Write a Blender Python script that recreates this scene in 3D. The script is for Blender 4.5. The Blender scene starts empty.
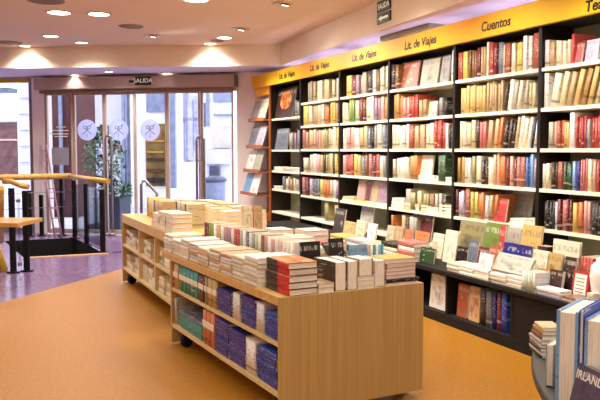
import bpy, bmesh, math, random
from math import sin, cos, tan, atan, atan2, radians, degrees, pi, hypot
from mathutils import Vector, Matrix
from mathutils.geometry import tessellate_polygon

random.seed(11)
SC = bpy.context.scene
COL = SC.collection

# ------------------------------------------------------------------ camera
F, H = 730.0, 1.5
PITCH = atan(50 / F)
cd = bpy.data.cameras.new('camera')
cam = bpy.data.objects.new('camera', cd)
COL.objects.link(cam)
cam.location = (0, 0, H)
cam.rotation_euler = (pi / 2 - PITCH, 0, 0)
cd.sensor_width = 36.0
cd.lens = 36.0 * F / 600.0
cd.clip_start = 0.05
cd.clip_end = 200
SC.camera = cam
SC.view_settings.view_transform = 'Standard'
SC.view_settings.look = 'None'
SC.view_settings.exposure = 0.1
SC.cycles.use_denoising = True
SC.cycles.max_bounces = 8
SC.cycles.diffuse_bounces = 5
SC.cycles.transparent_max_bounces = 12
SC.cycles.sample_clamp_indirect = 6.0


def ray(px, py):
    x = (px - 300) / F
    y = -(py - 200) / F
    return Vector((x, cos(PITCH) + y * sin(PITCH), -sin(PITCH) + y * cos(PITCH)))


def gp(px, py, z):
    d = ray(px, py)
    return Vector((0, 0, H)) + d * ((z - H) / d.z)


class Frame:
    """A ground frame: origin and heading; local x, y, z to world."""

    def __init__(s, ox, oy, deg):
        s.o = Vector((ox, oy, 0))
        s.a = radians(deg)
        s.x = Vector((cos(s.a), sin(s.a), 0))
        s.y = Vector((-sin(s.a), cos(s.a), 0))
        s.m = Matrix.Translation(s.o) @ Matrix.Rotation(s.a, 4, 'Z')

    def w(s, u, v, z=0.0):
        return s.o + s.x * u + s.y * v + Vector((0, 0, z))

    def loc(s, p):
        d = Vector((p[0], p[1], 0)) - s.o
        return d.dot(s.x), d.dot(s.y)

    def hit(s, px, py, v=0.0):
        """where the line of sight meets the upright plane y=v: (u, z)"""
        d = ray(px, py)
        c = Vector((0, 0, H))
        t = (v - (c - s.o).dot(s.y)) / d.dot(s.y)
        p = c + d * t
        return (p - s.o).dot(s.x), p.z


# ------------------------------------------------------------------ colours and materials
def lin(h):
    h = h.lstrip('#')
    out = []
    for i in (0, 2, 4):
        c = int(h[i:i + 2], 16) / 255
        out.append(c / 12.92 if c <= .04045 else ((c + .055) / 1.055) ** 2.4)
    return (*out, 1.0)


PAL = {
    'cream': ('#efe3bd', 'cream'), 'white': ('#f1ece2', 'white'), 'yellow': ('#e8c64a', 'yellow'),
    'ochre': ('#d7b25c', 'ochre'), 'tan': ('#c9a570', 'tan'), 'sand': ('#d9c48f', 'sand-coloured'),
    'orange': ('#df7a2d', 'orange'), 'brown': ('#8a5a34', 'brown'), 'red': ('#c0392b', 'red'),
    'brick': ('#b4532f', 'brick-red'), 'maroon': ('#7c2a2a', 'maroon'), 'pink': ('#dba293', 'pink'),
    'rose': ('#c96a63', 'rose-red'), 'lilac': ('#c9bccb', 'lilac'), 'mauve': ('#a98494', 'mauve'),
    'purple': ('#44309a', 'purple'), 'navy': ('#29298c', 'navy'), 'blue': ('#3f6fae', 'blue'),
    'sky': ('#7fb0e0', 'pale blue'), 'teal': ('#2f9c92', 'teal'), 'green': ('#7f9a2e', 'green'),
    'olive': ('#a59a5c', 'olive'), 'mint': ('#bcd9b0', 'mint'), 'forest': ('#3a5c34', 'dark green'),
    'grey': ('#9a9793', 'grey'), 'slate': ('#6f7684', 'slate-grey'), 'stone': ('#b9b09c', 'stone-grey'),
    'black': ('#241d1b', 'black'), 'umber': ('#4a3327', 'dark brown'), 'gold': ('#b98a3c', 'gold-brown'),
    'peach': ('#e0ae7c', 'peach'), 'magenta': ('#c2307a', 'magenta'), 'cobalt': ('#1f49be', 'cobalt blue'),
}


class NT:
    def __init__(s, name):
        s.m = bpy.data.materials.new(name)
        s.m.use_nodes = True
        s.t = s.m.node_tree
        s.n = s.t.nodes
        s.b = s.n['Principled BSDF']

    def node(s, typ, **kw):
        n = s.n.new(typ)
        for k, v in kw.items():
            setattr(n, k, v)
        return n

    def link(s, a, b):
        s.t.links.new(a, b)

    def math(s, op, a, b=None):
        n = s.node('ShaderNodeMath', operation=op)
        for i, v in enumerate((a, b)):
            if v is None:
                continue
            if isinstance(v, (int, float)):
                n.inputs[i].default_value = v
            else:
                s.link(v, n.inputs[i])
        return n.outputs[0]

    def mix(s, fac, a, b, blend='MIX'):
        n = s.node('ShaderNodeMix', data_type='RGBA', blend_type=blend)
        for sock, v in ((n.inputs[0], fac), (n.inputs[6], a), (n.inputs[7], b)):
            if isinstance(v, (int, float)):
                sock.default_value = v
            elif isinstance(v, tuple):
                sock.default_value = v
            else:
                s.link(v, sock)
        return n.outputs[2]

    def noise(s, vec, scale, detail=2, rough=.5):
        n = s.node('ShaderNodeTexNoise')
        n.inputs['Scale'].default_value = scale
        n.inputs['Detail'].default_value = detail
        n.inputs['Roughness'].default_value = rough
        if vec is not None:
            s.link(vec, n.inputs['Vector'])
        return n.outputs['Fac']

    def mapping(s, vec, scale=(1, 1, 1), loc=None):
        n = s.node('ShaderNodeMapping')
        n.inputs['Scale'].default_value = scale
        s.link(vec, n.inputs['Vector'])
        if loc is not None:
            s.link(loc, n.inputs['Location'])
        return n.outputs[0]

    def coord(s, which):
        return s.node('ShaderNodeTexCoord').outputs[which]

    def ramp(s, fac, stops):
        n = s.node('ShaderNodeValToRGB')
        cr = n.color_ramp
        while len(cr.elements) < len(stops):
            cr.elements.new(.5)
        for e, (p, c) in zip(cr.elements, stops):
            e.position = p
            e.color = c
        s.link(fac, n.inputs[0])
        return n.outputs[0]

    def bump(s, h, strength=.2, dist=.01):
        n = s.node('ShaderNodeBump')
        n.inputs['Strength'].default_value = strength
        n.inputs['Distance'].default_value = dist
        s.link(h, n.inputs['Height'])
        s.link(n.outputs[0], s.b.inputs['Normal'])

    def set(s, col=None, rough=.5, metal=0.0, spec=.5):
        if isinstance(col, str):
            s.b.inputs['Base Color'].default_value = lin(col)
        elif col is not None:
            s.link(col, s.b.inputs['Base Color'])
        s.b.inputs['Roughness'].default_value = rough
        s.b.inputs['Metallic'].default_value = metal
        s.b.inputs['Specular IOR Level'].default_value = spec
        return s.m


def plain(name, hexa, rough=.5, metal=0.0, var=.06, scale=6.0, spec=.4):
    """a paint or plastic with faint tonal variation"""
    t = NT(name)
    f = t.noise(t.coord('Object'), scale, 3)
    c = lin(hexa)
    d = tuple(max(0, x * (1 - var * 2)) for x in c[:3]) + (1,)
    e = tuple(min(1, x * (1 + var)) for x in c[:3]) + (1,)
    return t.set(t.ramp(f, [(.3, d), (.7, e)]), rough, metal, spec)


def emit(name, hexa, strength):
    t = NT(name)
    t.b.inputs['Base Color'].default_value = lin(hexa)
    t.b.inputs['Emission Color'].default_value = lin(hexa)
    t.b.inputs['Emission Strength'].default_value = strength
    return t.m


def wood(name, a, b, scale=(40, 40, 1.2), rough=.42, bump=.05):
    t = NT(name)
    v = t.mapping(t.coord('Object'), scale)
    f = t.noise(v, 1.0, 5, .6)
    g = t.noise(t.coord('Object'), 2.2, 2)
    c = t.ramp(f, [(.3, lin(b)), (.68, lin(a))])
    c = t.mix(t.math('MULTIPLY', g, .35), c, lin(b))
    t.bump(f, bump, .004)
    return t.set(c, rough, 0, .35)


def book_cover_material():
    """cover colour from the object's colour; title marks from its random number"""
    t = NT('book_cover')
    oi = t.node('ShaderNodeObjectInfo')
    col, rnd = oi.outputs['Color'], oi.outputs['Random']
    gen = t.coord('Generated')
    sep = t.node('ShaderNodeSeparateXYZ')
    t.link(gen, sep.inputs[0])
    rgb = t.node('ShaderNodeRGBToBW')
    t.link(col, rgb.inputs[0])
    dark = t.math('LESS_THAN', rgb.outputs[0], .22)
    ink = t.mix(dark, (.05, .03, .03, 1), (.85, .8, .66, 1))
    cl = t.node('ShaderNodeCombineXYZ')
    for i in range(3):
        t.link(t.math('MULTIPLY', rnd, 37.0 + 11 * i), cl.inputs[i])
    v = t.mapping(gen, (5, 3, 26), cl.outputs[0])
    n = t.noise(v, 1.0, 2)
    marks = t.math('GREATER_THAN', n, .60)
    zone = t.math('LESS_THAN', t.math('ABSOLUTE', t.math('SUBTRACT', sep.outputs[2], .58)), .27)
    m1 = t.math('MULTIPLY', t.math('MULTIPLY', marks, zone), .5)
    c = t.mix(m1, col, ink)
    # a publisher's band low on about half of the spines
    pos = t.math('ADD', .1, t.math('MULTIPLY', rnd, .16))
    band = t.math('LESS_THAN', t.math('ABSOLUTE', t.math('SUBTRACT', sep.outputs[2], pos)), .035)
    some = t.math('GREATER_THAN', t.math('FRACT', t.math('MULTIPLY', rnd, 7.3)), .5)
    c = t.mix(t.math('MULTIPLY', t.math('MULTIPLY', band, some), .55), c, ink)
    return t.set(c, .42, 0, .4)


def stack_cover_material():
    t = NT('stacked_book_cover')
    oi = t.node('ShaderNodeObjectInfo')
    col, rnd = oi.outputs['Color'], oi.outputs['Random']
    gen = t.coord('Generated')
    cl = t.node('ShaderNodeCombineXYZ')
    for i in range(3):
        t.link(t.math('MULTIPLY', rnd, 23.0 + 7 * i), cl.inputs[i])
    n = t.noise(t.mapping(gen, (3, 14, 3), cl.outputs[0]), 1.0, 2)
    rgb = t.node('ShaderNodeRGBToBW')
    t.link(col, rgb.inputs[0])
    dark = t.math('LESS_THAN', rgb.outputs[0], .22)
    ink = t.mix(dark, (.1, .06, .05, 1), (.8, .75, .62, 1))
    c = t.mix(t.math('MULTIPLY', t.math('GREATER_THAN', n, .63), .45), col, ink)
    return t.set(c, .4, 0, .4)


def art_cover_material():
    """front cover with a picture patch and a title band"""
    t = NT('illustrated_book_cover')
    oi = t.node('ShaderNodeObjectInfo')
    col, rnd = oi.outputs['Color'], oi.outputs['Random']
    gen = t.coord('Generated')
    sep = t.node('ShaderNodeSeparateXYZ')
    t.link(gen, sep.inputs[0])
    rgb = t.node('ShaderNodeRGBToBW')
    t.link(col, rgb.inputs[0])
    dark = t.math('LESS_THAN', rgb.outputs[0], .25)
    ink = t.mix(dark, (.06, .04, .05, 1), (.85, .8, .7, 1))
    cl = t.node('ShaderNodeCombineXYZ')
    for i in range(3):
        t.link(t.math('MULTIPLY', rnd, 31.0 + 9 * i), cl.inputs[i])
    n = t.noise(t.mapping(gen, (4, 4, 1), cl.outputs[0]), 1.0, 4, .65)
    hue = t.node('ShaderNodeHueSaturation')
    t.link(col, hue.inputs['Color'])
    t.link(t.math('ADD', .44, t.math('MULTIPLY', rnd, .12)), hue.inputs['Hue'])
    hue.inputs['Value'].default_value = .6
    inpic = t.math('MULTIPLY', t.math('LESS_THAN', t.math('ABSOLUTE', t.math('SUBTRACT', sep.outputs[1], .4)), .28),
                   t.math('LESS_THAN', t.math('ABSOLUTE', t.math('SUBTRACT', sep.outputs[0], .52)), .36))
    c = t.mix(t.math('MULTIPLY', inpic, t.math('MULTIPLY', .7, t.math('GREATER_THAN', n, .5))), col, hue.outputs[0])
    c = t.mix(t.math('MULTIPLY', inpic, t.math('MULTIPLY', .45, t.math('GREATER_THAN', n, .62))), c, ink)
    tn = t.noise(t.mapping(gen, (16, 5, 1), cl.outputs[0]), 1.0, 1)
    band = t.math('LESS_THAN', t.math('ABSOLUTE', t.math('SUBTRACT', sep.outputs[1], .84)), .06)
    c = t.mix(t.math('MULTIPLY', t.math('MULTIPLY', band, t.math('GREATER_THAN', tn, .5)), .38), c, ink)
    return t.set(c, .33, 0, .45)


def pages_material():
    t = NT('book_pages')
    v = t.mapping(t.coord('Generated'), (1.5, 1.5, 38))
    f = t.noise(v, 1.0, 2)
    return t.set(t.ramp(f, [(.35, lin('#e2d8c2')), (.6, lin('#f5efe2'))]), .8, 0, .2)


def pages_flat_material():
    t = NT('book_page_edges')
    v = t.mapping(t.coord('Generated'), (2, 2, 16))
    f = t.noise(v, 1.0, 3)
    return t.set(t.ramp(f, [(.3, lin('#d8ccb2')), (.5, lin('#f4ecdc'))]), .8, 0, .2)


def glass_mat(name, tint, gloss=.08):
    t = NT(name)
    tr = t.node('ShaderNodeBsdfTransparent')
    tr.inputs[0].default_value = lin(tint)
    gl = t.node('ShaderNodeBsdfGlossy')
    gl.inputs['Roughness'].default_value = .02
    mx = t.node('ShaderNodeMixShader')
    lw = t.node('ShaderNodeLayerWeight')
    lw.inputs[0].default_value = .12
    t.link(t.math('ADD', gloss * .3, t.math('MULTIPLY', lw.outputs['Fresnel'], .35)), mx.inputs[0])
    t.link(tr.outputs[0], mx.inputs[1])
    t.link(gl.outputs[0], mx.inputs[2])
    out = [n for n in t.n if n.type == 'OUTPUT_MATERIAL'][0]
    t.link(mx.outputs[0], out.inputs[0])
    return t.m


M = {}
M['cover'] = book_cover_material()
M['stack'] = stack_cover_material()
M['art'] = art_cover_material()
M['pages'] = pages_material()
M['edges'] = pages_flat_material()
M['oak'] = wood('oak_veneer', '#c5a265', '#ad8b52', (60, 60, 1.0))
M['oak_top'] = wood('oak_top', '#e2bd7c', '#c79a55', (5, 30, 30))
M['birch'] = wood('birch_shelf', '#e8d3a4', '#d4b77c', (4, 26, 26))
M['rail'] = wood('beech_handrail', '#d9a955', '#b37f35', (4, 30, 30), .3)
M['orange_wood'] = wood('cherry_rack_wood', '#c4763a', '#9c5423', (30, 30, 1.5))
M['cream_paint'] = plain('cream_shelf_paint', '#f2ead2', .45, var=.02)
M['black_lam'] = plain('black_laminate', '#1d1512', .45, var=.1)
M['wenge'] = wood('dark_wenge', '#170c09', '#0e0706', (3, 30, 30), .72)
M['greyback'] = plain('grey_green_back_panel', '#9a9a86', .6, var=.04)
M['wall'] = plain('warm_white_plaster', '#fbf1ee', .8, var=.02, scale=2)
M['ceiling'] = plain('peach_ceiling_plaster', '#e6cdba', .9, var=.015, scale=1.5)
M['soffit'] = plain('cream_soffit_plaster', '#f2e4d0', .85, var=.02, scale=2)
M['bronze'] = plain('bronze_aluminium', '#bda595', .4, .2, .04)
M['darkmetal'] = plain('black_steel', '#17151a', .35, .3, .1)
M['steel'] = plain('brushed_steel', '#9a9090', .3, .8, .05)
M['black_rubber'] = plain('black_rubber', '#161414', .7, var=.1)
M['glass'] = glass_mat('clear_door_glass', '#f4f6fb')
M['railglass'] = glass_mat('clear_balustrade_glass', '#e6ebf2', .12)
_t = NT('frosted_lilac_film')
_tr = _t.node('ShaderNodeBsdfTransparent')
_tl = _t.node('ShaderNodeBsdfTranslucent')
_tl.inputs[0].default_value = lin('#dcd8f0')
_mx = _t.node('ShaderNodeMixShader')
_mx.inputs[0].default_value = .62
_t.link(_tr.outputs[0], _mx.inputs[1])
_t.link(_tl.outputs[0], _mx.inputs[2])
_t.link(_mx.outputs[0], [n for n in _t.n if n.type == 'OUTPUT_MATERIAL'][0].inputs[0])
M['decal'] = _t.m
M['ink'] = plain('black_print', '#20181a', .5)
M['print_white'] = plain('white_print', '#f4f1e6', .5, var=.01)
M['lens'] = emit('lit_lamp_lens', '#fff3dd', 14.0)
M['cove'] = emit('cool_tube_glow', '#d6d6f2', 17.0)
M['ring'] = plain('white_lamp_ring', '#d9c5b4', .4, var=.02)
M['signplate'] = plain('dark_green_sign_plate', '#1d241e', .4)
M['signtext'] = emit('pale_sign_print', '#e7e6c8', .35)
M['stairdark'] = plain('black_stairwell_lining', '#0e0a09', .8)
M['hole'] = plain('dark_carpet', '#120d0b', .9)


def floor_material(name, a, b, c, rough, scale):
    t = NT(name)
    o = t.coord('Object')
    n1 = t.noise(o, scale, 6, .7)
    n2 = t.noise(o, 1.1, 3)
    col = t.ramp(n1, [(.3, lin(b)), (.5, lin(a)), (.72, lin(c))])
    col = t.mix(t.math('MULTIPLY', n2, .25), col, lin(b))
    t.bump(n1, .04, .003)
    m = t.set(col, rough, 0, .5)
    return m


M['lilac_light'] = plain('painted_lilac_light', '#d9cfee', .8, var=.015, scale=2)  # lavender light on the soffit undersides, put into their colour
M['cork'] = floor_material('orange_cork_floor', '#a87019', '#945f12', '#b98126', .4, 34)
M['slatefloor'] = floor_material('purple_grey_stone_floor', '#82668a', '#705676', '#90769a', .2, 14)


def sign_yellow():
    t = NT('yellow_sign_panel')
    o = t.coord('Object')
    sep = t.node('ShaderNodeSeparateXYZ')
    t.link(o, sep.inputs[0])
    w = t.math('SINE', t.math('MULTIPLY', sep.outputs[0], 2.1))  # yellow-to-orange sway paints uneven lighting into the panel
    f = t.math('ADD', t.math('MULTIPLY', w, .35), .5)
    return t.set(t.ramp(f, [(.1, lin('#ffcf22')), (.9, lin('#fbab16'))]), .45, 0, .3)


M['yellow_sign'] = sign_yellow()

# ------------------------------------------------------------------ object helpers
LABELS = {}


def tag(o, label, cat, group=None, kind=None):
    o['label'] = label
    o['category'] = cat
    if group:
        o['group'] = group
    if kind:
        o['kind'] = kind
    LABELS.setdefault(label.lower(), []).append(o.name)
    return o


def link(name, data, parent=None, loc=None, rz=None):
    o = bpy.data.objects.new(name, data)
    COL.objects.link(o)
    if parent is not None:
        o.parent = parent
    if loc is not None:
        o.location = loc
    if rz is not None:
        o.rotation_euler = (0, 0, rz)
    return o


def thing(name, label, cat, fr=None, u=0, v=0, z=0, rz=0.0, group=None):
    o = link(name, None)
    o.empty_display_size = .1
    if fr is not None:
        o.location = fr.w(u, v, z)
        o.rotation_euler = (0, 0, fr.a + rz)
    else:
        o.location = (u, v, z)
        o.rotation_euler = (0, 0, rz)
    return tag(o, label, cat, group)


def box(bm, x0, x1, y0, y1, z0, z1, mi=0, mat=None):
    vs = [bm.verts.new(p) for p in ((x0, y0, z0), (x1, y0, z0), (x1, y1, z0), (x0, y1, z0),
                                    (x0, y0, z1), (x1, y0, z1), (x1, y1, z1), (x0, y1, z1))]
    if mat is not None:
        for q in vs:
            q.co = mat @ q.co
    for ix in ((3, 2, 1, 0), (4, 5, 6, 7), (0, 1, 5, 4), (1, 2, 6, 5), (2, 3, 7, 6), (3, 0, 4, 7)):
        f = bm.faces.new([vs[i] for i in ix])
        f.material_index = mi
    return vs


def prism(bm, pts, z0, z1, mi=0):
    """upright prism over a polygon of (x, y)"""
    if sum(pts[i][0] * pts[(i + 1) % len(pts)][1] - pts[(i + 1) % len(pts)][0] * pts[i][1] for i in range(len(pts))) < 0:
        pts = pts[::-1]
    lo = [bm.verts.new((p[0], p[1], z0)) for p in pts]
    hi = [bm.verts.new((p[0], p[1], z1)) for p in pts]
    n = len(pts)
    fs = [bm.faces.new(lo[::-1]), bm.faces.new(hi)]
    for i in range(n):
        fs.append(bm.faces.new((lo[i], lo[(i + 1) % n], hi[(i + 1) % n], hi[i])))
    for f in fs:
        f.material_index = mi


def tube(bm, pts, r, seg=8, mi=0, caps=True):
    rings = []
    pts = [Vector(p) for p in pts]
    for i, p in enumerate(pts):
        d = (pts[min(i + 1, len(pts) - 1)] - pts[max(i - 1, 0)]).normalized()
        a = d.orthogonal().normalized() if abs(d.z) > .99 else d.cross(Vector((0, 0, 1))).normalized()
        b = d.cross(a)
        rr = r[i] if isinstance(r, (list, tuple)) else r
        rings.append([bm.verts.new(p + a * rr * cos(2 * pi * k / seg) + b * rr * sin(2 * pi * k / seg)) for k in range(seg)])
    for i in range(len(rings) - 1):
        for k in range(seg):
            f = bm.faces.new((rings[i][k], rings[i][(k + 1) % seg], rings[i + 1][(k + 1) % seg], rings[i + 1][k]))
            f.smooth = True
            f.material_index = mi
    if caps:
        for g in (rings[0][::-1], rings[-1]):
            f = bm.faces.new(g)
            f.material_index = mi


def lathe(bm, prof, seg=24, mi=0, cx=0, cy=0):
    rings = []
    for r, z in prof:
        if r < 1e-5:
            rings.append([bm.verts.new((cx, cy, z))])
        else:
            rings.append([bm.verts.new((cx + r * cos(2 * pi * k / seg), cy + r * sin(2 * pi * k / seg), z)) for k in range(seg)])
    for a, b in zip(rings, rings[1:]):
        for k in range(seg):
            k2 = (k + 1) % seg
            q = [a[k % len(a)], a[k2 % len(a)], b[k2 % len(b)], b[k % len(b)]]
            q = list(dict.fromkeys(q))
            if len(q) > 2:
                f = bm.faces.new(q)
                f.material_index = mi
                f.smooth = True


def finish(bm, name, mats, parent=None, bevel=0.0, loc=None, rz=None):
    bmesh.ops.recalc_face_normals(bm, faces=bm.faces)
    me = bpy.data.meshes.new(name)
    if bevel:
        bmesh.ops.bevel(bm, geom=list(bm.edges), offset=bevel, segments=2, profile=.7, affect='EDGES', clamp_overlap=True)
    bm.to_mesh(me)
    bm.free()
    for m in (mats if isinstance(mats, (list, tuple)) else [mats]):
        me.materials.append(M[m] if isinstance(m, str) else m)
    return link(name, me, parent, loc, rz)


def bx(name, mat, dims, parent=None, bevel=.003):
    bm = bmesh.new()
    box(bm, *dims)
    return finish(bm, name, mat, parent, bevel)


def structure(o):
    o['kind'] = 'structure'
    return o


def text(name, body, size, mat, parent, loc, rot, align='CENTER', extrude=.001, shear=0.0, bold=0.0):
    cu = bpy.data.curves.new(name, 'FONT')
    cu.body = body
    cu.size = size
    cu.align_x = align
    cu.align_y = 'CENTER'
    cu.extrude = extrude
    cu.shear = shear
    cu.offset = bold
    cu.materials.append(M[mat])
    tmp = bpy.data.objects.new(name, cu)
    COL.objects.link(tmp)
    bpy.context.view_layer.update()
    me = bpy.data.meshes.new_from_object(tmp.evaluated_get(bpy.context.evaluated_depsgraph_get()))
    bpy.data.objects.remove(tmp)
    me.name = name
    o = link(name, me, parent)
    o.location = loc
    o.rotation_euler = rot
    return o


# ------------------------------------------------------------------ frames
eW = -90 + 23.62
W = Frame(0, 10.46, eW)          # wall bookcases: x along the wall to the right, y into the wall
T = Frame(-.108, 3.89, 28.0)     # front book table: x along its near end, y along its length
B = Frame(-1.055, 6.09, 24.4)    # back book table
L = Frame(*W.w(0, -.56)[:2], eW)  # low dark display in front of the bookcases
D = Frame(-4.666, 13.1, -11.07)  # entrance front: x to the right, y outwards

CEIL, SOFF = 3.125, 2.80
LAMP_A, LAMP_B, LAMP_W, LAMP_G, SKY = 100, 112, 108, 60, 3.4


def upx(px, py=150):
    return W.hit(px, py)[0]


# ------------------------------------------------------------------ the room
def poly_obj(name, outer, holes, z, mat):
    loops = [[Vector((p[0], p[1], 0)) for p in outer]] + [[Vector((p[0], p[1], 0)) for p in h] for h in holes]
    allp = [p for l in loops for p in l]
    tris = tessellate_polygon(loops)
    bm = bmesh.new()
    vs = [bm.verts.new((p.x, p.y, z)) for p in allp]
    for t in tris:
        try:
            f = bm.faces.new([vs[i] for i in t])
        except ValueError:
            pass
    o = finish(bm, name, mat)
    me = o.data
    for p in me.polygons:
        if p.normal.z < 0:
            p.flip()
    return structure(o)


S1, S2 = gp(0, 303, 0), gp(125, 268, 0)
sd = (S2 - S1).normalized()
SA, SB = S1 - sd * 12, S1 + sd * 12           # seam between the two floors
WB = lambda u: W.w(u, .37)                    # the wall behind the bookcases
Dl, Dr = D.w(-4.2, 0), D.w(5.4, 0)


def isect(p, d, q, e):
    den = d.x * e.y - d.y * e.x
    t = ((q.x - p.x) * e.y - (q.y - p.y) * e.x) / den
    return p + d * t


corner = isect(D.o, D.x, WB(0), W.x)          # entrance front meets the bookcase wall
LX = Dl.x
seam_l = isect(S1, sd, Vector((LX, 0, 0)), Vector((0, 1, 0)))
seam_r = isect(S1, sd, WB(0), W.x)
wall_end = isect(WB(0), W.x, Vector((0, -2.5, 0)), Vector((1, 0, 0)))
# stair opening
hA, hB = gp(24, 258, 0), gp(106, 253.5, 0)
hC = gp(74, 237.5, 0)
hD = hC + (hA - hB)
hole = [hA, hB, hC, hD]
poly_obj('floor', [Vector((LX, -2.5, 0)), wall_end, seam_r, seam_l], [], 0, 'cork')
bm = bmesh.new()
outer_ = [bm.verts.new((p.x, p.y, 0)) for p in (seam_l, seam_r, corner, Dl)]
inner_ = [bm.verts.new((p.x, p.y, 0)) for p in hole]
for i in range(4):
    bm.faces.new((outer_[i], outer_[(i + 1) % 4], inner_[(i + 1) % 4], inner_[i]))
structure(finish(bm, 'floor_entrance', 'slatefloor'))
# lining of the stair opening
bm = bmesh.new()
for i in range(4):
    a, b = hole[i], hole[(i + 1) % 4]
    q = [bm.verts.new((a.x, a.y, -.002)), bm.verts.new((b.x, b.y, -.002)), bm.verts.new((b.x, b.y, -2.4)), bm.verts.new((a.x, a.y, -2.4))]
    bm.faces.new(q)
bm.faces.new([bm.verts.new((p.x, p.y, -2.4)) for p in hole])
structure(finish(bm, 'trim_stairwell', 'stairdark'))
# brass-coloured nosing along the near edge of the opening
bm = bmesh.new()
n = (hB - hA).normalized()
o2 = Vector((n.y, -n.x, 0)) * .09
prism(bm, [hA - n * .02, hB + n * .03, hB + n * .03 + o2, hA - n * .02 + o2], .0005, .012)
structure(finish(bm, 'trim_stair_nosing', wood('pale_nosing_wood', '#e2b98a', '#c79663', (5, 30, 30))))

bm = bmesh.new()
prism(bm, [(LX - .3, -2.8), (wall_end.x + .4, -2.8), (corner.x + 1.5, corner.y - .5), (corner.x + .4, corner.y + .4), (Dl.x - .3, Dl.y + .3)], CEIL, CEIL + .15)
structure(finish(bm, 'ceiling', 'ceiling'))

# dropped soffits over the entrance and over the bookcases
bL, bR = Vector((LX, 0, 0)), None
bs0 = gp(20, 68.0, SOFF)
bs1 = gp(235, 66.0, SOFF)
bdir = (bs1 - bs0).normalized()
ss0 = gp(300, 58.7, SOFF)
ss1 = gp(440, 9.5, SOFF)
sdir = (ss1 - ss0).normalized()
sc = isect(bs0, bdir, ss0, sdir)
bLeft = isect(bs0, bdir, Vector((LX, 0, 0)), Vector((0, 1, 0)))
bm = bmesh.new()
prism(bm, [bLeft, sc, corner, Dl], SOFF, CEIL)
o = structure(finish(bm, 'ceiling_soffit_entrance', ['soffit', 'lilac_light']))
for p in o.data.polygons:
    p.material_index = 1 if p.normal.z < -.9 else 0  # underside gets the tint that stands in for daylight
s_end = ss0 + sdir * 9.5
bm = bmesh.new()
prism(bm, [sc, s_end, isect(s_end, W.y, WB(0), W.x), corner], SOFF, CEIL)
o = structure(finish(bm, 'ceiling_soffit_bookcases', ['soffit', 'lilac_light']))
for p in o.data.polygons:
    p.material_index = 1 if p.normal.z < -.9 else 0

# walls
bm = bmesh.new()
a, b = Vector(WB(0)), None
p0 = corner + W.x * -.3
p1 = wall_end + W.x * .3
prism(bm, [p0, p1, p1 + W.y * .2, p0 + W.y * .2], 0, CEIL)
structure(finish(bm, 'wall_right', 'wall'))
bm = bmesh.new()
prism(bm, [(LX - .2, -2.5), (LX, -2.5), (LX, Dl.y), (LX - .2, Dl.y)], 0, CEIL)
structure(finish(bm, 'wall_left', 'wall'))
bm = bmesh.new()
prism(bm, [(LX - .2, -2.7), (wall_end.x + .3, -2.7), (wall_end.x + .3, -2.5), (LX - .2, -2.5)], 0, CEIL)
structure(finish(bm, 'wall_rear', 'wall'))

# ---- entrance front, in frame D (x right, y outwards)
dz = lambda px, py, v=0: D.hit(px, py, v)[1]
du = lambda px, v=0: D.hit(px, 150, v)[0]
uW1 = du(33.5)            # right edge of the left shop window
uP = du(40)
uJ0, uJ1 = du(46), du(233.5)
uR = du(237)
DH = 2.515               # glass height
HT = 2.775               # header top
dm = D.m


def dbox(name, mat, x0, x1, y0, y1, z0, z1, bevel=.004, parent=None):
    bm = bmesh.new()
    box(bm, x0, x1, y0, y1, z0, z1)
    o = finish(bm, name, mat, parent, bevel)
    if parent is None:
        o.matrix_world = dm
    return o


structure(dbox('wall_back', 'wall', uR, D.loc(corner)[0] + .2, 0, .25, 0, SOFF, 0))
structure(dbox('wall_back_pillar', 'wall', uW1, uJ0 - .01, -.02, .25, 0, SOFF, .006))
structure(dbox('wall_back_lintel', 'wall', -4.4, D.loc(corner)[0], .02, .25, HT - .01, CEIL, 0))
o = structure(dbox('wall_back_far_left', 'wall', -4.4, -2.6, 0, .25, 0, SOFF, 0))

# left shop window
w1 = link('window_1', None)
w1.matrix_world = dm
structure(w1)
dbox('window_frame', 'steel', uW1 - .07, uW1, .0, .12, 0, HT, .004, w1)
dbox('window_head', plain('yellow_window_head', '#d9b62a', .5), -2.6, uW1 - .07, .0, .12, dz(10, 82.5), HT, .004, w1)
dbox('window_sill', 'steel', -2.6, uW1 - .07, .0, .12, 0, .1, .004, w1)
dbox('window_frame', 'steel', -2.6, -2.53, .0, .12, .1, dz(10, 82.5), .004, w1)
dbox('glass_pane', 'glass', -2.53, uW1 - .07, .05, .06, .1, dz(10, 82.5), 0, w1)

# header box of the sliding doors
hd = thing('door_header', 'long bronze sliding door operator box above the glass doors', 'door header', D, 0, 0, 0)
dbox('operator_box', 'bronze', uP, uR, -.16, .1, 2.555, HT - .012, .008, hd)
dbox('track_rail', plain('bronze_track', '#8d7668', .4, .4), uJ0 - .05, uR - .02, -.1, .1, 2.50, 2.555, .003, hd)
dbox('end_cap', plain('dark_end_cap', '#6e6468', .5), uR, uR + .03, -.16, .1, 2.555, HT - .012, .004, hd)

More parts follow.
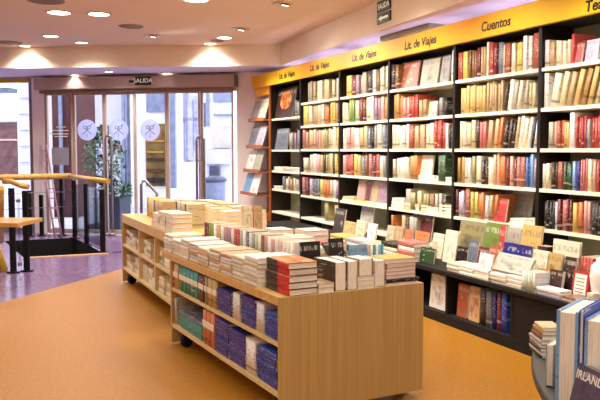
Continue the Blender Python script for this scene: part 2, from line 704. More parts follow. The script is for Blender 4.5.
# door leaves: (left px, right px, decal px)
LEAF = [(46, 73, None, 'brown-backed fixed leaf beside the white pillar', 0),
        (73, 104, 87, 'second leaf from the pillar, first with a round decal', .03),
        (104, 135, 118.5, 'third leaf from the pillar, in front of the potted tree', .03),
        (135, 168, 150, 'fourth leaf from the pillar, decal before the brown shopfront', -.04),
        (168, 201, None, 'fifth leaf from the pillar, plain glass left of the loop handle', -.04),
        (201, 233.5, None, 'fixed leaf beside the bookcase wall, with the loop handle', 0)]
for i, (a, b, dec, lab, off) in enumerate(LEAF):
    u0, u1 = du(a), du(b)
    d_ = link('door_%d' % (i + 1), None)
    d_.matrix_world = dm
    d_['kind'] = 'structure'
    d_['label'] = 'glass door: ' + lab
    fm = 'bronze'
    fw = .045
    dbox('door_stile', fm, u0, u0 + fw, off - .02, off + .03, .012, DH, .004, d_)
    dbox('door_stile', fm, u1 - fw * .6, u1 - .004, off - .02, off + .03, .012, DH, .004, d_)
    dbox('door_rail', fm, u0 + fw, u1 - fw * .6, off - .02, off + .03, .012, .09, .004, d_)
    dbox('door_rail', fm, u0 + fw, u1 - fw * .6, off - .02, off + .03, DH - .05, DH, .004, d_)
    dbox('glass_pane', 'glass', u0 + fw, u1 - fw * .6, off, off + .008, .09, DH - .05, 0, d_)
    if dec:
        cu_, cz = D.hit(dec, 130, off - .004)
        bm = bmesh.new()
        lathe(bm, [(0, 0), (.185, 0), (.185, .002), (0, .002)], 40)
        disc = finish(bm, 'round_decal', 'decal', d_)
        disc.rotation_euler = (pi / 2, 0, 0)
        disc.location = (cu_, off - .002, cz)
        bm = bmesh.new()
        # line figure: two loops above, two splayed strokes below
        for sx in (-1, 1):
            pts = [(sx * .035 + .03 * cos(q), .045 + .026 * sin(q), 0) for q in [k * pi / 6 for k in range(13)]]
            tube(bm, pts, .0055, 5)
            tube(bm, [(sx * .02, .02, 0), (-sx * .03, -.03, 0), (-sx * .085, -.075, 0)], .006, 5)
        tube(bm, [(.05, .07, 0), (.1, .1, 0)], .005, 5)
        tube(bm, [(0, -.05, 0), (0, -.13, 0)], .004, 5)
        fg = finish(bm, 'line_figure', 'ink', disc)
        fg.location = (0, 0, .004)
    if a == 46:
        # notices on the first leaf
        z0, z1 = dz(60, 165), dz(60, 147.5)
        dbox('posted_sheet', plain('grey_sheet', '#9d9dab', .6), du(52), du(68.5), -.006, -.003, z0, z1, 0, d_)
        for k, (ya, xa, xb) in enumerate(((127, 57, 66), (130.5, 53, 69), (134, 50, 69), (136.5, 55, 68))):
            z = dz(60, ya)
            dbox('vinyl_line', 'print_white', du(xa), du(xb), -.006, -.004, z - .009, z + .009, 0, d_)


def loop_handle(px0, px1, ytop, label, v):
    u0, z1 = D.hit(px0, ytop + 4, v)
    u1, _ = D.hit(px1, ytop + 4, v)
    t = thing('door_handle_loop', label, 'door handle', D, (u0 + u1) / 2, v, 0)
    w = (u1 - u0) / 2
    pts = [(-w, 0, .06), (-w, 0, z1)]
    pts += [(-w * cos(k * pi / 8), 0, z1 + w * .8 * sin(k * pi / 8)) for k in range(1, 8)]
    pts += [(w, 0, z1), (w, 0, .06)]
    bm = bmesh.new()
    tube(bm, pts, .022, 8)
    finish(bm, 'bent_tube', 'steel', t)
    bm = bmesh.new()
    zc = dz(px0, 160)
    tube(bm, [(-w, 0, zc), (w, 0, zc)], .012, 6)
    finish(bm, 'cross_bar', 'steel', t)
    for sx in (-w, w):
        bm = bmesh.new()
        lathe(bm, [(0, 0), (.05, 0), (.05, .05), (.03, .06), (0, .06)], 14)
        f = finish(bm, 'floor_socket', 'steel', t)
        f.location = (sx, 0, .0)


loop_handle(196.5, 204, 136, 'tall steel loop barrier beside the bookcase-side glass door', -.16)
loop_handle(105.5, 111, 134, 'tall steel loop barrier in front of the potted tree', -.16)

bu, bz = D.hit(141, 181, -.5)
bu2, bz2 = D.hit(157, 192, -.5)
t = thing('bent_barrier', 'low bent steel barrier rail behind the back table, by the doors', 'barrier', D, bu, -.5, 0)
bm = bmesh.new()
tube(bm, [(0, 0, 0), (0, 0, bz - .06), (.03, 0, bz), (.08, 0, bz + .01), (bu2 - bu - .05, 0, bz2 + .03), (bu2 - bu, 0, bz2 - .03), (bu2 - bu, 0, 0)], .026, 8)
finish(bm, 'bent_tube', 'steel', t)
for sx in (0, bu2 - bu):
    bm = bmesh.new()
    lathe(bm, [(0, 0), (.06, 0), (.06, .02), (.03, .03), (0, .03)], 14)
    finish(bm, 'floor_plate', 'steel', t).location = (sx, 0, 0)
# exit sign on the header
u0, z0 = D.hit(135, 85, -.17)
u1, z1 = D.hit(151, 76.5, -.17)
sg = thing('exit_sign', 'small dark exit sign reading SALIDA on the door header', 'sign', D, (u0 + u1) / 2, -.175, (z0 + z1) / 2)
bx('plate', 'signplate', (-(u1 - u0) / 2, (u1 - u0) / 2, 0, .014, -(z1 - z0) / 2, (z1 - z0) / 2), sg)
text('lettering', 'SALIDA', .105, 'signtext', sg, (0, -.002, 0), (pi / 2, 0, 0))
bx('bracket', 'signplate', (-(u1 - u0) / 2 - .11, -(u1 - u0) / 2, .002, .014, -.03, .015), sg)

# ladder leaning inside against the pillar
lt = thing('leaning_ladder', 'narrow pinkish metal ladder leaning on the white pillar by the doors', 'ladder', D, 0, 0, 0)
ua, za = D.hit(41, 145, -.04)
pf = gp(55, 238, 0)
fu, fv = D.loc(pf)
for k, off in enumerate((0, .11)):
    bm = bmesh.new()
    tube(bm, [(ua + off, -.045, za), (fu + off * 1.2, fv, .0)], .016, 6)
    finish(bm, 'rail', plain('pink_metal_%d' % k, '#b58aa0', .4), lt)
for k in range(9):
    f = (k + .6) / 9.6
    x, y, z = ua + (fu - ua) * f, -.045 + (fv + .045) * f, za * (1 - f)
    bm = bmesh.new()
    tube(bm, [(x, y, z), (x + .11 + .02 * f, y, z)], .010, 6)
    finish(bm, 'rung', plain('pink_metal_rung_%d' % k, '#c79ab0', .4), lt)

# ------------------------------------------------------------------ outside
GY = 0.0
bm = bmesh.new()
box(bm, -30, 30, .27, 40, -.25, -.02)
o = finish(bm, 'street_pavement', plain('pale_street_paving', '#c9c5cc', .8, var=.08, scale=1.5))
o.matrix_world = dm
structure(o)


def outside(px0, px1, py0, py1, v):
    """world box edges on an upright plane v metres outside the doors"""
    ua, z1 = D.hit(px0, py0, v)
    ub, _ = D.hit(px1, py0, v)
    _, z0 = D.hit(px0, py1, v)
    return ua, ub, z0, z1


def building(label, px0, px1, v, top, mat, depth=1.0):
    ua, ub, _, _ = outside(px0, px1, 100, 200, v)
    t = thing('street_building', label, 'building', D, 0, 0, 0)
    dbox('facade_wall', mat, ua, ub, v, v + depth, -.02, top, 0, t)
    return t


def facade_part(t, name, mat, px0, px1, py0, py1, v, d=.06, z=None):
    ua, ub, z0, z1 = outside(px0, px1, py0, py1, v)
    if z is not None:
        z0 = z
    return dbox(name, mat, ua, ub, v - d, v + .02, z0, z1, 0, t)


M['lilac_wall'] = plain('pale_lilac_render', '#d9d6ea', .8, var=.06, scale=1.2)
M['white_wall'] = plain('white_render', '#f0eff5', .8, var=.04, scale=1.0)
M['brown_front'] = plain('dark_brown_timber', '#5a2f2c', .6, var=.15, scale=3)
M['shopfront'] = plain('amber_shop_interior', '#8a6a34', .7, var=.3, scale=2.5)
M['pane_dark'] = plain('dark_window_pane', '#5c6076', .25, var=.2)
M['pane_grey'] = plain('grey_blue_pane', '#8f99b4', .3, var=.12)
M['pinkdoor'] = plain('dusty_pink_timber', '#c9a39c', .6, var=.1, scale=3)

b1 = building('dark brown timber shopfront outside the leaf nearest the white pillar', 43, 74, 3.2, 6, 'brown_front')
facade_part(b1, 'pilaster', 'pane_grey', 59, 62, 60, 200, 3.2, .08)
facade_part(b1, 'doorway', plain('maroon_door', '#4a1a20', .5), 63, 70, 95, 232, 3.2, .03)
facade_part(b1, 'pilaster', 'pinkdoor', 49, 52, 130, 232, 3.2, .08)
b2 = building('pale lilac house with a small barred window behind the potted tree', 74, 130, 7.5, 7, 'lilac_wall')
facade_part(b2, 'window', 'pane_dark', 77, 89, 94, 118, 7.5)
for k in range(4):
    facade_part(b2, 'window_bar', 'white_wall', 77, 89, 98 + 5 * k, 99.2 + 5 * k, 7.43, .02)
facade_part(b2, 'door_leaf', 'pinkdoor', 77, 90, 122, 205, 7.5, .08)
facade_part(b2, 'red_notice', plain('red_notice', '#d0525a', .6), 112, 122, 145, 149, 7.5, .05)
facade_part(b2, 'drainpipe', 'pane_grey', 121.5, 124, 60, 210, 7.4, .06)
facade_part(b2, 'drainpipe', 'pane_dark', 127, 129.5, 60, 210, 7.4, .06)
facade_part(b2, 'plinth', 'pane_grey', 121, 131, 150, 205, 7.45, .04)
b3 = building('white building with a lit amber shopfront and grey upper panel', 130, 169, 6.0, 7, 'white_wall')
facade_part(b3, 'upper_panel', 'pane_grey', 147, 166, 92, 112, 6.0)
facade_part(b3, 'shop_window', 'shopfront', 146, 167, 124, 186, 6.0, .05)
for k, (ya, yb, c) in enumerate(((140, 142, '#c98a3a'), (151, 153, '#b38a4a'), (158, 161, '#3a2a26'), (169, 172, '#5a3026'), (178, 183, '#26201f'))):
    facade_part(b3, 'display_shelf', plain('shop_shelf_%d' % k, c, .6), 147, 164, ya, yb, 5.93, .03)
facade_part(b3, 'door_pillar', 'pane_grey', 168.2, 176, 92, 188, 5.9, .1)
b4 = building('tall pale stone facade with a hanging sign right of the shopfront', 169, 214, 11, 9, 'lilac_wall')
facade_part(b4, 'stone_panel', plain('stone_panel', '#bcbcd4', .8, var=.12), 179, 184, 92, 160, 11)
facade_part(b4, 'stone_panel', plain('stone_panel_b', '#c3c2da', .8, var=.12), 188, 193, 100, 160, 11)
facade_part(b4, 'hanging_sign', 'pane_dark', 204.2, 205.8, 103, 127, 10.6, .05)
facade_part(b4, 'base_course', 'white_wall', 172, 199, 162, 200, 10.9)
for k, (xa, xb, ya, yb, c) in enumerate(((172, 177, 95, 130, '#a9abc6'), (186, 188, 92, 165, '#9a9cb8'), (194, 197, 96, 150, '#b5b7d0'), (178, 198, 118, 121, '#a2a4be'))):
    facade_part(b4, 'stone_panel', plain('stone_relief_%d' % k, c, .8, var=.2), xa, xb, ya, yb, 11)
b5 = building('white facade with a grey window beside the bookcase end', 206, 262, 5.0, 7, 'white_wall')
facade_part(b5, 'window', 'pane_grey', 214, 232, 90, 102, 5.0)
facade_part(b5, 'window_ledge', 'pane_grey', 214, 232, 114, 116, 4.95)
facade_part(b5, 'bench_panel', 'lilac_wall', 206, 230, 149, 164, 4.95)
facade_part(b5, 'vent', 'pane_dark', 210.5, 220, 166, 177.5, 4.95, .1)
facade_part(b5, 'shutter', plain('cream_shutter', '#d9cfc4', .7, var=.1), 214, 231, 126, 148, 4.97)
facade_part(b5, 'door_joint', 'pane_grey', 206.5, 209, 92, 126, 4.96)
b6 = building('distant white roofed building outside the left window', -60, 20, 9.0, 3.2, 'white_wall')
facade_part(b6, 'awning', 'pane_dark', -60, 17, 90, 95, 8.8, .5)
facade_part(b6, 'shop_window', plain('brown_shop', '#6e4a48', .7, var=.25), -60, 17, 123, 178, 9.0, .05)
facade_part(b6, 'shop_sign', 'white_wall', -60, 18, 101, 122, 8.95, .1)
facade_part(b6, 'window_ledge', 'pinkdoor', -60, 17, 139, 141, 8.95, .08)
b7 = building('pale lilac pier outside the left window, right of the brown shop', 19, 42, 5.5, 7, 'lilac_wall')
facade_part(b7, 'grey_joint', 'pane_grey', 29, 33, 60, 200, 5.45, .04)  # plain grey strip down the pier
for k in range(5):
    facade_part(b7, 'stone_joint', 'pane_grey', 19, 28, 98 + 16 * k, 98.6 + 16 * k, 5.46, .02)

# litter bin and shrub outside
tb = thing('litter_bin', 'grey street litter bin outside the bookcase-side glass door', 'bin', D, du(215, 3.4), 3.4, -.02)
bm = bmesh.new()
lathe(bm, [(0, 0), (.2, 0), (.24, .8), (.22, .84), (0, .84)], 16)
finish(bm, 'bin_body', 'pane_grey', tb)
bm = bmesh.new()
lathe(bm, [(0, .84), (.26, .84), (.26, .89), (.15, .95), (0, .96)], 16)
finish(bm, 'bin_lid', 'pane_dark', tb)


def leafy(name, rng, n, box_, size, mats, parent, dens):
    bm = bmesh.new()
    for _ in range(n):
        p = dens(rng)
        s = size * rng.uniform(.6, 1.3)
        r = Matrix.Rotation(rng.uniform(0, 6.28), 4, 'Z') @ Matrix.Rotation(rng.uniform(-1.1, 1.1), 4, 'X') @ Matrix.Rotation(rng.uniform(-.6, .6), 4, 'Y')
        q = [p + r @ Vector(c) * s for c in ((0, -.5, 0), (.22, 0, .06), (0, .5, 0), (-.22, 0, .06))]
        f = bm.faces.new([bm.verts.new(x) for x in q])
        f.material_index = rng.randrange(len(mats))
    me = bpy.data.meshes.new(name)
    bm.to_mesh(me)
    bm.free()
    for m in mats:
        me.materials.append(m)
    return link(name, me, parent)


GREENS = [plain('leaf_dark', '#2f5238', .5, var=.2), plain('leaf_mid', '#4a7a50', .5, var=.2), plain('leaf_pale', '#86ab88', .5, var=.15)]
rng = random.Random(4)
pt = thing('potted_tree', 'leafy potted tree in a dark square tub outside the doors', 'plant', D, du(104, 1.1), 1.1, -.02)
bm = bmesh.new()
box(bm, -.3, .42, -.25, .25, 0, .62)
finish(bm, 'tub', plain('dark_blue_tub', '#3c4152', .5), pt, .02)
bm = bmesh.new()
tube(bm, [(0, 0, .55), (.02, .01, 1.0), (-.02, 0, 1.75)], [.03, .025, .012], 7)
finish(bm, 'trunk', plain('tree_bark', '#5a4636', .8), pt)


def crown(rng):
    a, r = rng.uniform(0, 6.28), rng.random() ** .5
    h = rng.random()
    w = .36 * sin(pi * min(1, .12 + h * .88)) + .06
    return Vector((cos(a) * r * w, sin(a) * r * w, .85 + h * 1.15))


leafy('crown', rng, 760, None, .13, GREENS, pt, crown)


def low(rng):
    a, r = rng.uniform(0, 6.28), rng.random() ** .5
    return Vector((.22 + cos(a) * r * .34, sin(a) * r * .3, .62 + rng.random() * .42 * (1 - r * .5)))


leafy('lower_foliage', rng, 300, None, .11, [GREENS[0], plain('leaf_lime', '#6fa04e', .5, var=.2)], pt, low)

# ------------------------------------------------------------------ stair balustrade
RZ = 1.05


def post(px, py, label, base=None, h=None):
    p = gp(px, py, 0)
    hh = h or .98
    t = thing('balustrade_post', label, 'post', None, p.x, p.y, 0, radians(-25))
    bm = bmesh.new()
    box(bm, -.035, .035, -.02, .02, 0, hh)
    finish(bm, 'upright', 'darkmetal', t, .004)
    bm = bmesh.new()
    box(bm, -.06, .06, -.05, .05, 0, .02)
    finish(bm, 'foot_plate', 'darkmetal', t, .004)
    return p


posts = {}
for key, px, py, lab, hh in (('a', 103, 253, 'black balustrade post at the near right corner of the stair opening', .93),
                             ('b', 87, 245.5, 'black balustrade post second along the right side of the stairs', .97),
                             ('c', 75, 238.5, 'black balustrade post third along the right side of the stairs', .99),
                             ('d', 62.5, 236.2, 'thick black post at the far rail, left of the right-hand glass', 1.04),
                             ('e', 42, 236.0, 'thin black post at the far rail beside the leaning ladder', .72),
                             ('f', 30, 236.5, 'black post at the far rail nearest the left window', .80),
                             ('g', 27, 271.5, 'thick black post at the left of the stairs, right of the pair', 1.0),
                             ('h', 13.5, 273, 'thick black post under the sloping wooden handrail, left of the pair', 1.04)):
    posts[key] = post(px, py, lab, h=hh)


def rail(name, pts, r, label):
    t = thing(name, label, 'handrail')
    bm = bmesh.new()
    tube(bm, pts, r, 10)
    finish(bm, 'wooden_rail', 'rail', t)
    return t


def Z(p, z):
    return Vector((p[0], p[1], z))


rc = posts['c'] + (posts['c'] - posts['a']).normalized() * .35
fl = gp(0, 177.5, RZ)
fdir = (Z(fl, RZ) - Z(rc, RZ)).normalized()
rr = rail('handrail', [Z(gp(108, 181.5, RZ), RZ), Z(rc, RZ)], .038, 'L-shaped wooden handrail along the right and far sides of the stairs')
bm = bmesh.new()
tube(bm, [Z(rc, RZ) - fdir * .02, Z(rc, RZ) + fdir * 2.4], .052, 10)
finish(bm, 'wooden_rail', 'rail', rr)
hg = rail('handrail', [Z(posts['g'], RZ) + Vector((.05, -.02, 0)), Z(posts['g'], RZ) + Vector((-.05, 0, .015)), Z(posts['h'], RZ + .07), Z(posts['h'], RZ + .07) + Vector((-.1, .02, 0))],
          .035, 'short wooden handrail over the pair of black posts')
rail('handrail', [Z(posts['h'], RZ + .0) + Vector((-.04, -.2, 0)), Z(gp(6, 240, .3), .3) + Vector((0, -.16, 0))], .035, 'sloping wooden handrail running down beside the leftmost black post')
for a, b, lab in (('a', 'b', 'glass balustrade panel between the two nearest right-side posts'), ('b', 'c', 'glass balustrade panel between the two farther right-side posts'),
                  ('g', 'h', 'glass balustrade panel between the pair of thick left posts')):
    p, q = posts[a], posts[b]
    d = (q - p)
    ln = d.length
    t = thing('glass_balustrade', lab, 'glass panel', None, p.x, p.y, 0, atan2(d.y, d.x))
    bx('glass_sheet', 'railglass', (.07, ln - .07, -.006, .006, .08, .93), t, 0)
    for z in (.10, .88):
        bx('clamp', 'steel', (.062, .11, -.012, .012, z - .02, z + .02), t)
# thin wires across the far rail
for zz in (.55, .8):
    p, q = Z(posts['c'], zz), Z(posts['c'], zz) + fdir * 1.9
    t = thing('tension_wire', 'thin steel wire across the far stair rail, %s of two' % ('lower' if zz < .6 else 'upper'), 'wire')
    bm = bmesh.new()
    tube(bm, [p, q], .006, 6)
    finish(bm, 'wire', 'steel', t)

# ---- wooden desk at the left edge
dk = gp(38, 219, .74)
t = thing('side_desk', 'pale wooden desk edge poking in beside the left stair posts', 'desk', None, dk.x, dk.y, 0, radians(-4))
bx('desk_top', 'rail', (-1.6, 0, -.5, .12, .70, .745), t, .006)
for x in (-1.5, -.62):
    for y in (-.44, .02):
        bx('leg', 'rail', (x, x + .06, y, y + .06, 0, .70), t, .004)
yg = gp(2, 271, 0)
t = thing('yellow_stool', 'bright yellow slanted stool beside the desk at the left edge', 'stool', None, yg.x, yg.y, 0)
bm = bmesh.new()
tube(bm, [(.03, 0, 0), (-.1, 0, .46)], [.05, .035], 8)
finish(bm, 'leg', plain('yellow_lacquer', '#e6b93a', .4), t)
bm = bmesh.new()
tube(bm, [(-.5, 0, 0), (-.37, 0, .46)], [.05, .035], 8)
finish(bm, 'leg', plain('yellow_lacquer_b', '#e6b93a', .4), t)
bm = bmesh.new()
lathe(bm, [(0, .45), (.17, .45), (.2, .47), (.2, .49), (0, .5)], 20, 0, -.235, 0)
finish(bm, 'seat', plain('yellow_lacquer_c', '#e6b93a', .4), t)

# ------------------------------------------------------------------ books
def upright_mesh(name):
    """unit upright book: x thickness, y depth (spine at 0), z height"""
    bm = bmesh.new()
    sec = [(0, 1), (0, .035), (.14, .01), (.36, 0), (.64, 0), (.86, .01), (1, .035), (1, 1)]
    lo = [bm.verts.new((x, y, 0)) for x, y in sec]
    hi = [bm.verts.new((x, y, 1)) for x, y in sec]
    n = len(sec)
    for i in range(n):
        f = bm.faces.new((lo[i], lo[(i + 1) % n], hi[(i + 1) % n], hi[i]))
        if i == n - 1:
            f.material_index = 1
        if 1 <= i <= 5:
            f.smooth = True
    bm.faces.new(lo[::-1])
    inn = [bm.verts.new((.5 + (x - .5) * .82, .5 + (y - .5) * .94, 1)) for x, y in sec]
    dn = [bm.verts.new((.5 + (x - .5) * .82, .5 + (y - .5) * .94, .978)) for x, y in sec]
    for i in range(n):
        j = (i + 1) % n
        bm.faces.new((hi[i], hi[j], inn[j], inn[i]))
        bm.faces.new((inn[i], inn[j], dn[j], dn[i])).material_index = 1
    bm.faces.new(dn).material_index = 1
    bmesh.ops.recalc_face_normals(bm, faces=bm.faces)
    me = bpy.data.meshes.new(name)
    bm.to_mesh(me)
    bm.free()
    me.materials.append(M['cover'])
    me.materials.append(M['pages'])
    return me


def cover_mesh(name, mat, board=.07):
    """unit flat book cover, C-shaped: x spine (-.5) to fore-edge, y along the spine, z thickness"""
    bm = bmesh.new()
    t = board
    sec = [(.5, 0), (-.47, 0), (-.492, .1), (-.5, .3), (-.5, .7), (-.492, .9), (-.47, 1), (.5, 1), (.5, 1 - t), (-.465, 1 - t), (-.465, t), (.5, t)]
    a = [bm.verts.new((x, -.5, z)) for x, z in sec]
    b = [bm.verts.new((x, .5, z)) for x, z in sec]
    n = len(sec)
    for i in range(n):
        bm.faces.new((a[i], a[(i + 1) % n], b[(i + 1) % n], b[i]))
    for s in (a, b):
        bm.faces.new((s[0], s[1], s[10], s[11]))
        bm.faces.new((s[1], s[2], s[3], s[4], s[5], s[6], s[9], s[10]))
        bm.faces.new((s[6], s[7], s[8], s[9]))
    bmesh.ops.recalc_face_normals(bm, faces=bm.faces)
    me = bpy.data.meshes.new(name)
    bm.to_mesh(me)
    bm.free()
    me.materials.append(M[mat])
    return me


def pages_mesh(name, board=.07):
    bm = bmesh.new()
    box(bm, -.465, .478, -.482, .482, board, 1 - board)
    me = bpy.data.meshes.new(name)
    bmesh.ops.recalc_face_normals(bm, faces=bm.faces)
    bm.to_mesh(me)
    bm.free()
    me.materials.append(M['edges'])
    return me


UP = upright_mesh('upright_book')
CV_S = cover_mesh('stack_cover', 'stack')
CV_A = cover_mesh('art_cover', 'art', .05)
CV_W = cover_mesh('soft_cover', 'stack', .035)
PG = pages_mesh('page_block')
PG_A = pages_mesh('page_block_art', .05)
PG_W = pages_mesh('page_block_soft', .035)
CV_B = cover_mesh('album_cover', 'stack', .14)
PG_B = pages_mesh('album_page_block', .14)


def jitter(hexa, k=.08):
    c = lin(hexa)
    f = 1 + random.uniform(-k, k)
    return (min(1, c[0] * f * (1 + random.uniform(-k, k) * .4)), min(1, c[1] * f), min(1, c[2] * f * (1 + random.uniform(-k, k) * .6)), 1)


def colour(key):
    if key not in PAL:
        return lin(key)
    c = jitter(PAL[key][0], .14)
    g = .3 * c[0] + .6 * c[1] + .1 * c[2]
    return tuple(min(1, (x * .86 + g * .14) * .9) for x in c[:3]) + (1,)


ORD = ['first', 'second', 'third', 'fourth', 'fifth', 'sixth', 'seventh', 'eighth', 'ninth', 'tenth', 'eleventh', 'twelfth', 'thirteenth', 'fourteenth',
       'fifteenth', 'sixteenth', 'seventeenth', 'eighteenth', 'nineteenth', 'twentieth', 'twenty-first', 'twenty-second', 'twenty-third', 'twenty-fourth',
       'twenty-fifth', 'twenty-sixth', 'twenty-seventh', 'twenty-eighth', 'twenty-ninth', 'thirtieth']
BAY = {1: 'the bookcase beside the magazine rack', 2: 'the second bookcase from the door', 3: 'the third bookcase from the door',
       4: 'the bookcase left of Cuentos', 5: 'the Cuentos bookcase', 6: 'the bookcase right of Cuentos'}
ROW = {1: 'top shelf', 2: 'second shelf down', 3: 'third shelf down', 4: 'fourth shelf down', 5: 'fifth shelf down', 6: 'sixth shelf down'}
SHZ = {1: 2.165, 2: 1.84, 3: 1.512, 4: 1.185, 5: .86, 6: .545, 7: .12}
SHZ1 = {1: 1.985, 2: 1.505, 3: 1.18, 4: .895, 5: .545, 7: .12}
ROWPY = {1: 85, 2: 113, 3: 150, 4: 185, 5: 218, 6: 240}


def upright(name, label, cat, group, fr, u, v, z, t, d, h, col, lean=0.0, tw=0.0):
    o = link(name, UP)
    o.scale = (t, d, h)
    o.color = col
    a = radians(lean)
    o.location = fr.w(u, v, z + (t * sin(a) if a > 0 else 0) + .0005)
    o.rotation_euler = (0, a, fr.a + tw)
    return tag(o, label, cat, group)


def big(name, label, cat, group, m, dims, col, art=False, soft=False):
    """a book with a cover and a page block; m places unit axes x=spine to fore-edge, y=along the spine, z=thickness"""
    r = link(name, None)
    r.empty_display_size = .1
    r.matrix_world = m @ Matrix.Diagonal((*dims, 1))
    alb = name == 'photo_album' and not art
    c = link('cover', CV_B if alb else CV_A if art else (CV_W if soft else CV_S), r)
    c.color = col
    link('page_block', PG_B if alb else PG_A if art else (PG_W if soft else PG), r)
    return tag(r, label, cat, group)


# ---- bookcases
BE = [upx(271), upx(300), upx(339), upx(388), upx(453), upx(538), upx(538) + 1.24]
SIGNTXT = {1: 'Lit. de Viajes', 2: 'Lit. de Viajes', 3: 'Lit. de Viajes', 4: 'Lit. de Viajes', 5: 'Cuentos', 6: 'Teatro'}
LABB = {1: 'black bookcase with cream shelves beside the sloping magazine rack', 2: 'black bookcase, second from the entrance, packed with ochre and peach spines',
        3: 'black bookcase, third from the entrance, between two other Viajes bookcases', 4: 'black bookcase directly left of the one signed Cuentos',
        5: 'black bookcase under the sign reading Cuentos', 6: 'black bookcase right of the Cuentos one, nearest the viewer'}
DEP = .34
for k in range(1, 7):
    u0, u1 = BE[k - 1], BE[k]
    t = thing('bookcase', LABB[k], 'bookcase', W, u0, 0, 0, 0, 'black wall bookcases with cream shelves')
    w = u1 - u0
    pt_ = .018
    bx('side_panel', 'black_lam', (.0015, pt_, 0, DEP, 0, 2.52), t, .002)
    bx('side_panel', 'black_lam', (w - pt_, w - .0015, 0, DEP, 0, 2.52), t, .002)
    bx('back_panel', 'greyback', (pt_, w - pt_, DEP - .012, DEP, .1, 2.50), t, 0)
    bx('plinth', 'black_lam', (pt_, w - pt_, .03, .05, 0, .09), t, 0)
    for z in (SHZ1 if k == 1 else SHZ).values():
        bx('shelf', 'cream_paint', (pt_, w - pt_, .004, DEP - .012, z - .03, z), t, .003)
    bx('top_panel', 'black_lam', (pt_, w - pt_, 0, DEP - .012, 2.50, 2.52), t, 0)

# yellow sign fascia
us0 = W.hit(253, 80, -.03)[0]
ue = BE[6] + .4
SZ0, SZ1 = 2.50, 2.70
t = thing('sign_fascia', 'long yellow section sign running along the top of the bookcases', 'sign', W, 0, 0, 0)
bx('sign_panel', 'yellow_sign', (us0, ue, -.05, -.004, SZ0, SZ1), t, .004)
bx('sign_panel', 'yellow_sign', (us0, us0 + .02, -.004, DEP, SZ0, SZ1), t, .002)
for k, px, py in ((1, 287, 75), (2, 319.5, 66.5), (3, 364, 56), (4, 420, 43), (5, 495.5, 24.5)):
    u, z = W.hit(px, py, -.05)
    text('lettering', SIGNTXT[k], .115, 'ink', t, (u, -.052, z), (pi / 2, 0, 0), shear=.12, bold=.0025)
u, z = W.hit(585, 7.5, -.05)
text('lettering', 'Teatro', .115, 'ink', t, (u, -.052, z), (pi / 2, 0, 0), align='LEFT', shear=.12, bold=.0025)

for k in range(1, 7):
    cu0, cu1 = BE[k - 1] + .1, BE[k] - .1
    t = thing('cove_light', 'cool tube light behind the yellow sign, on %s' % BAY[k], 'lamp', W, cu0, .12, 2.521)
    bx('housing', 'cream_paint', (0, cu1 - cu0, 0, .05, 0, .03), t, .003)
    bm = bmesh.new()
    tube(bm, [(.02, .025, .042), (cu1 - cu0 - .02, .025, .042)], .012, 8)
    finish(bm, 'tube', 'cove', t)
# air grille in the recess over the fascia
ug0, zg = W.hit(383, 40, .1)
ug1, _ = W.hit(432, 27, .1)
t = thing('ceiling_grille', 'grey beige air grille in the recess above the third sign', 'vent', W, ug0, .06, 2.745)
bx('grille_body', plain('beige_grille', '#a59a8c', .6), (0, ug1 - ug0, 0, .2, 0, .05), t, .004)
for k in range(6):
    bx('slat', plain('beige_slat_%d' % k, '#8d8478', .6), (.02, ug1 - ug0 - .02, .02 + .03 * k, .03 + .03 * k, -.006, 0), t, 0)

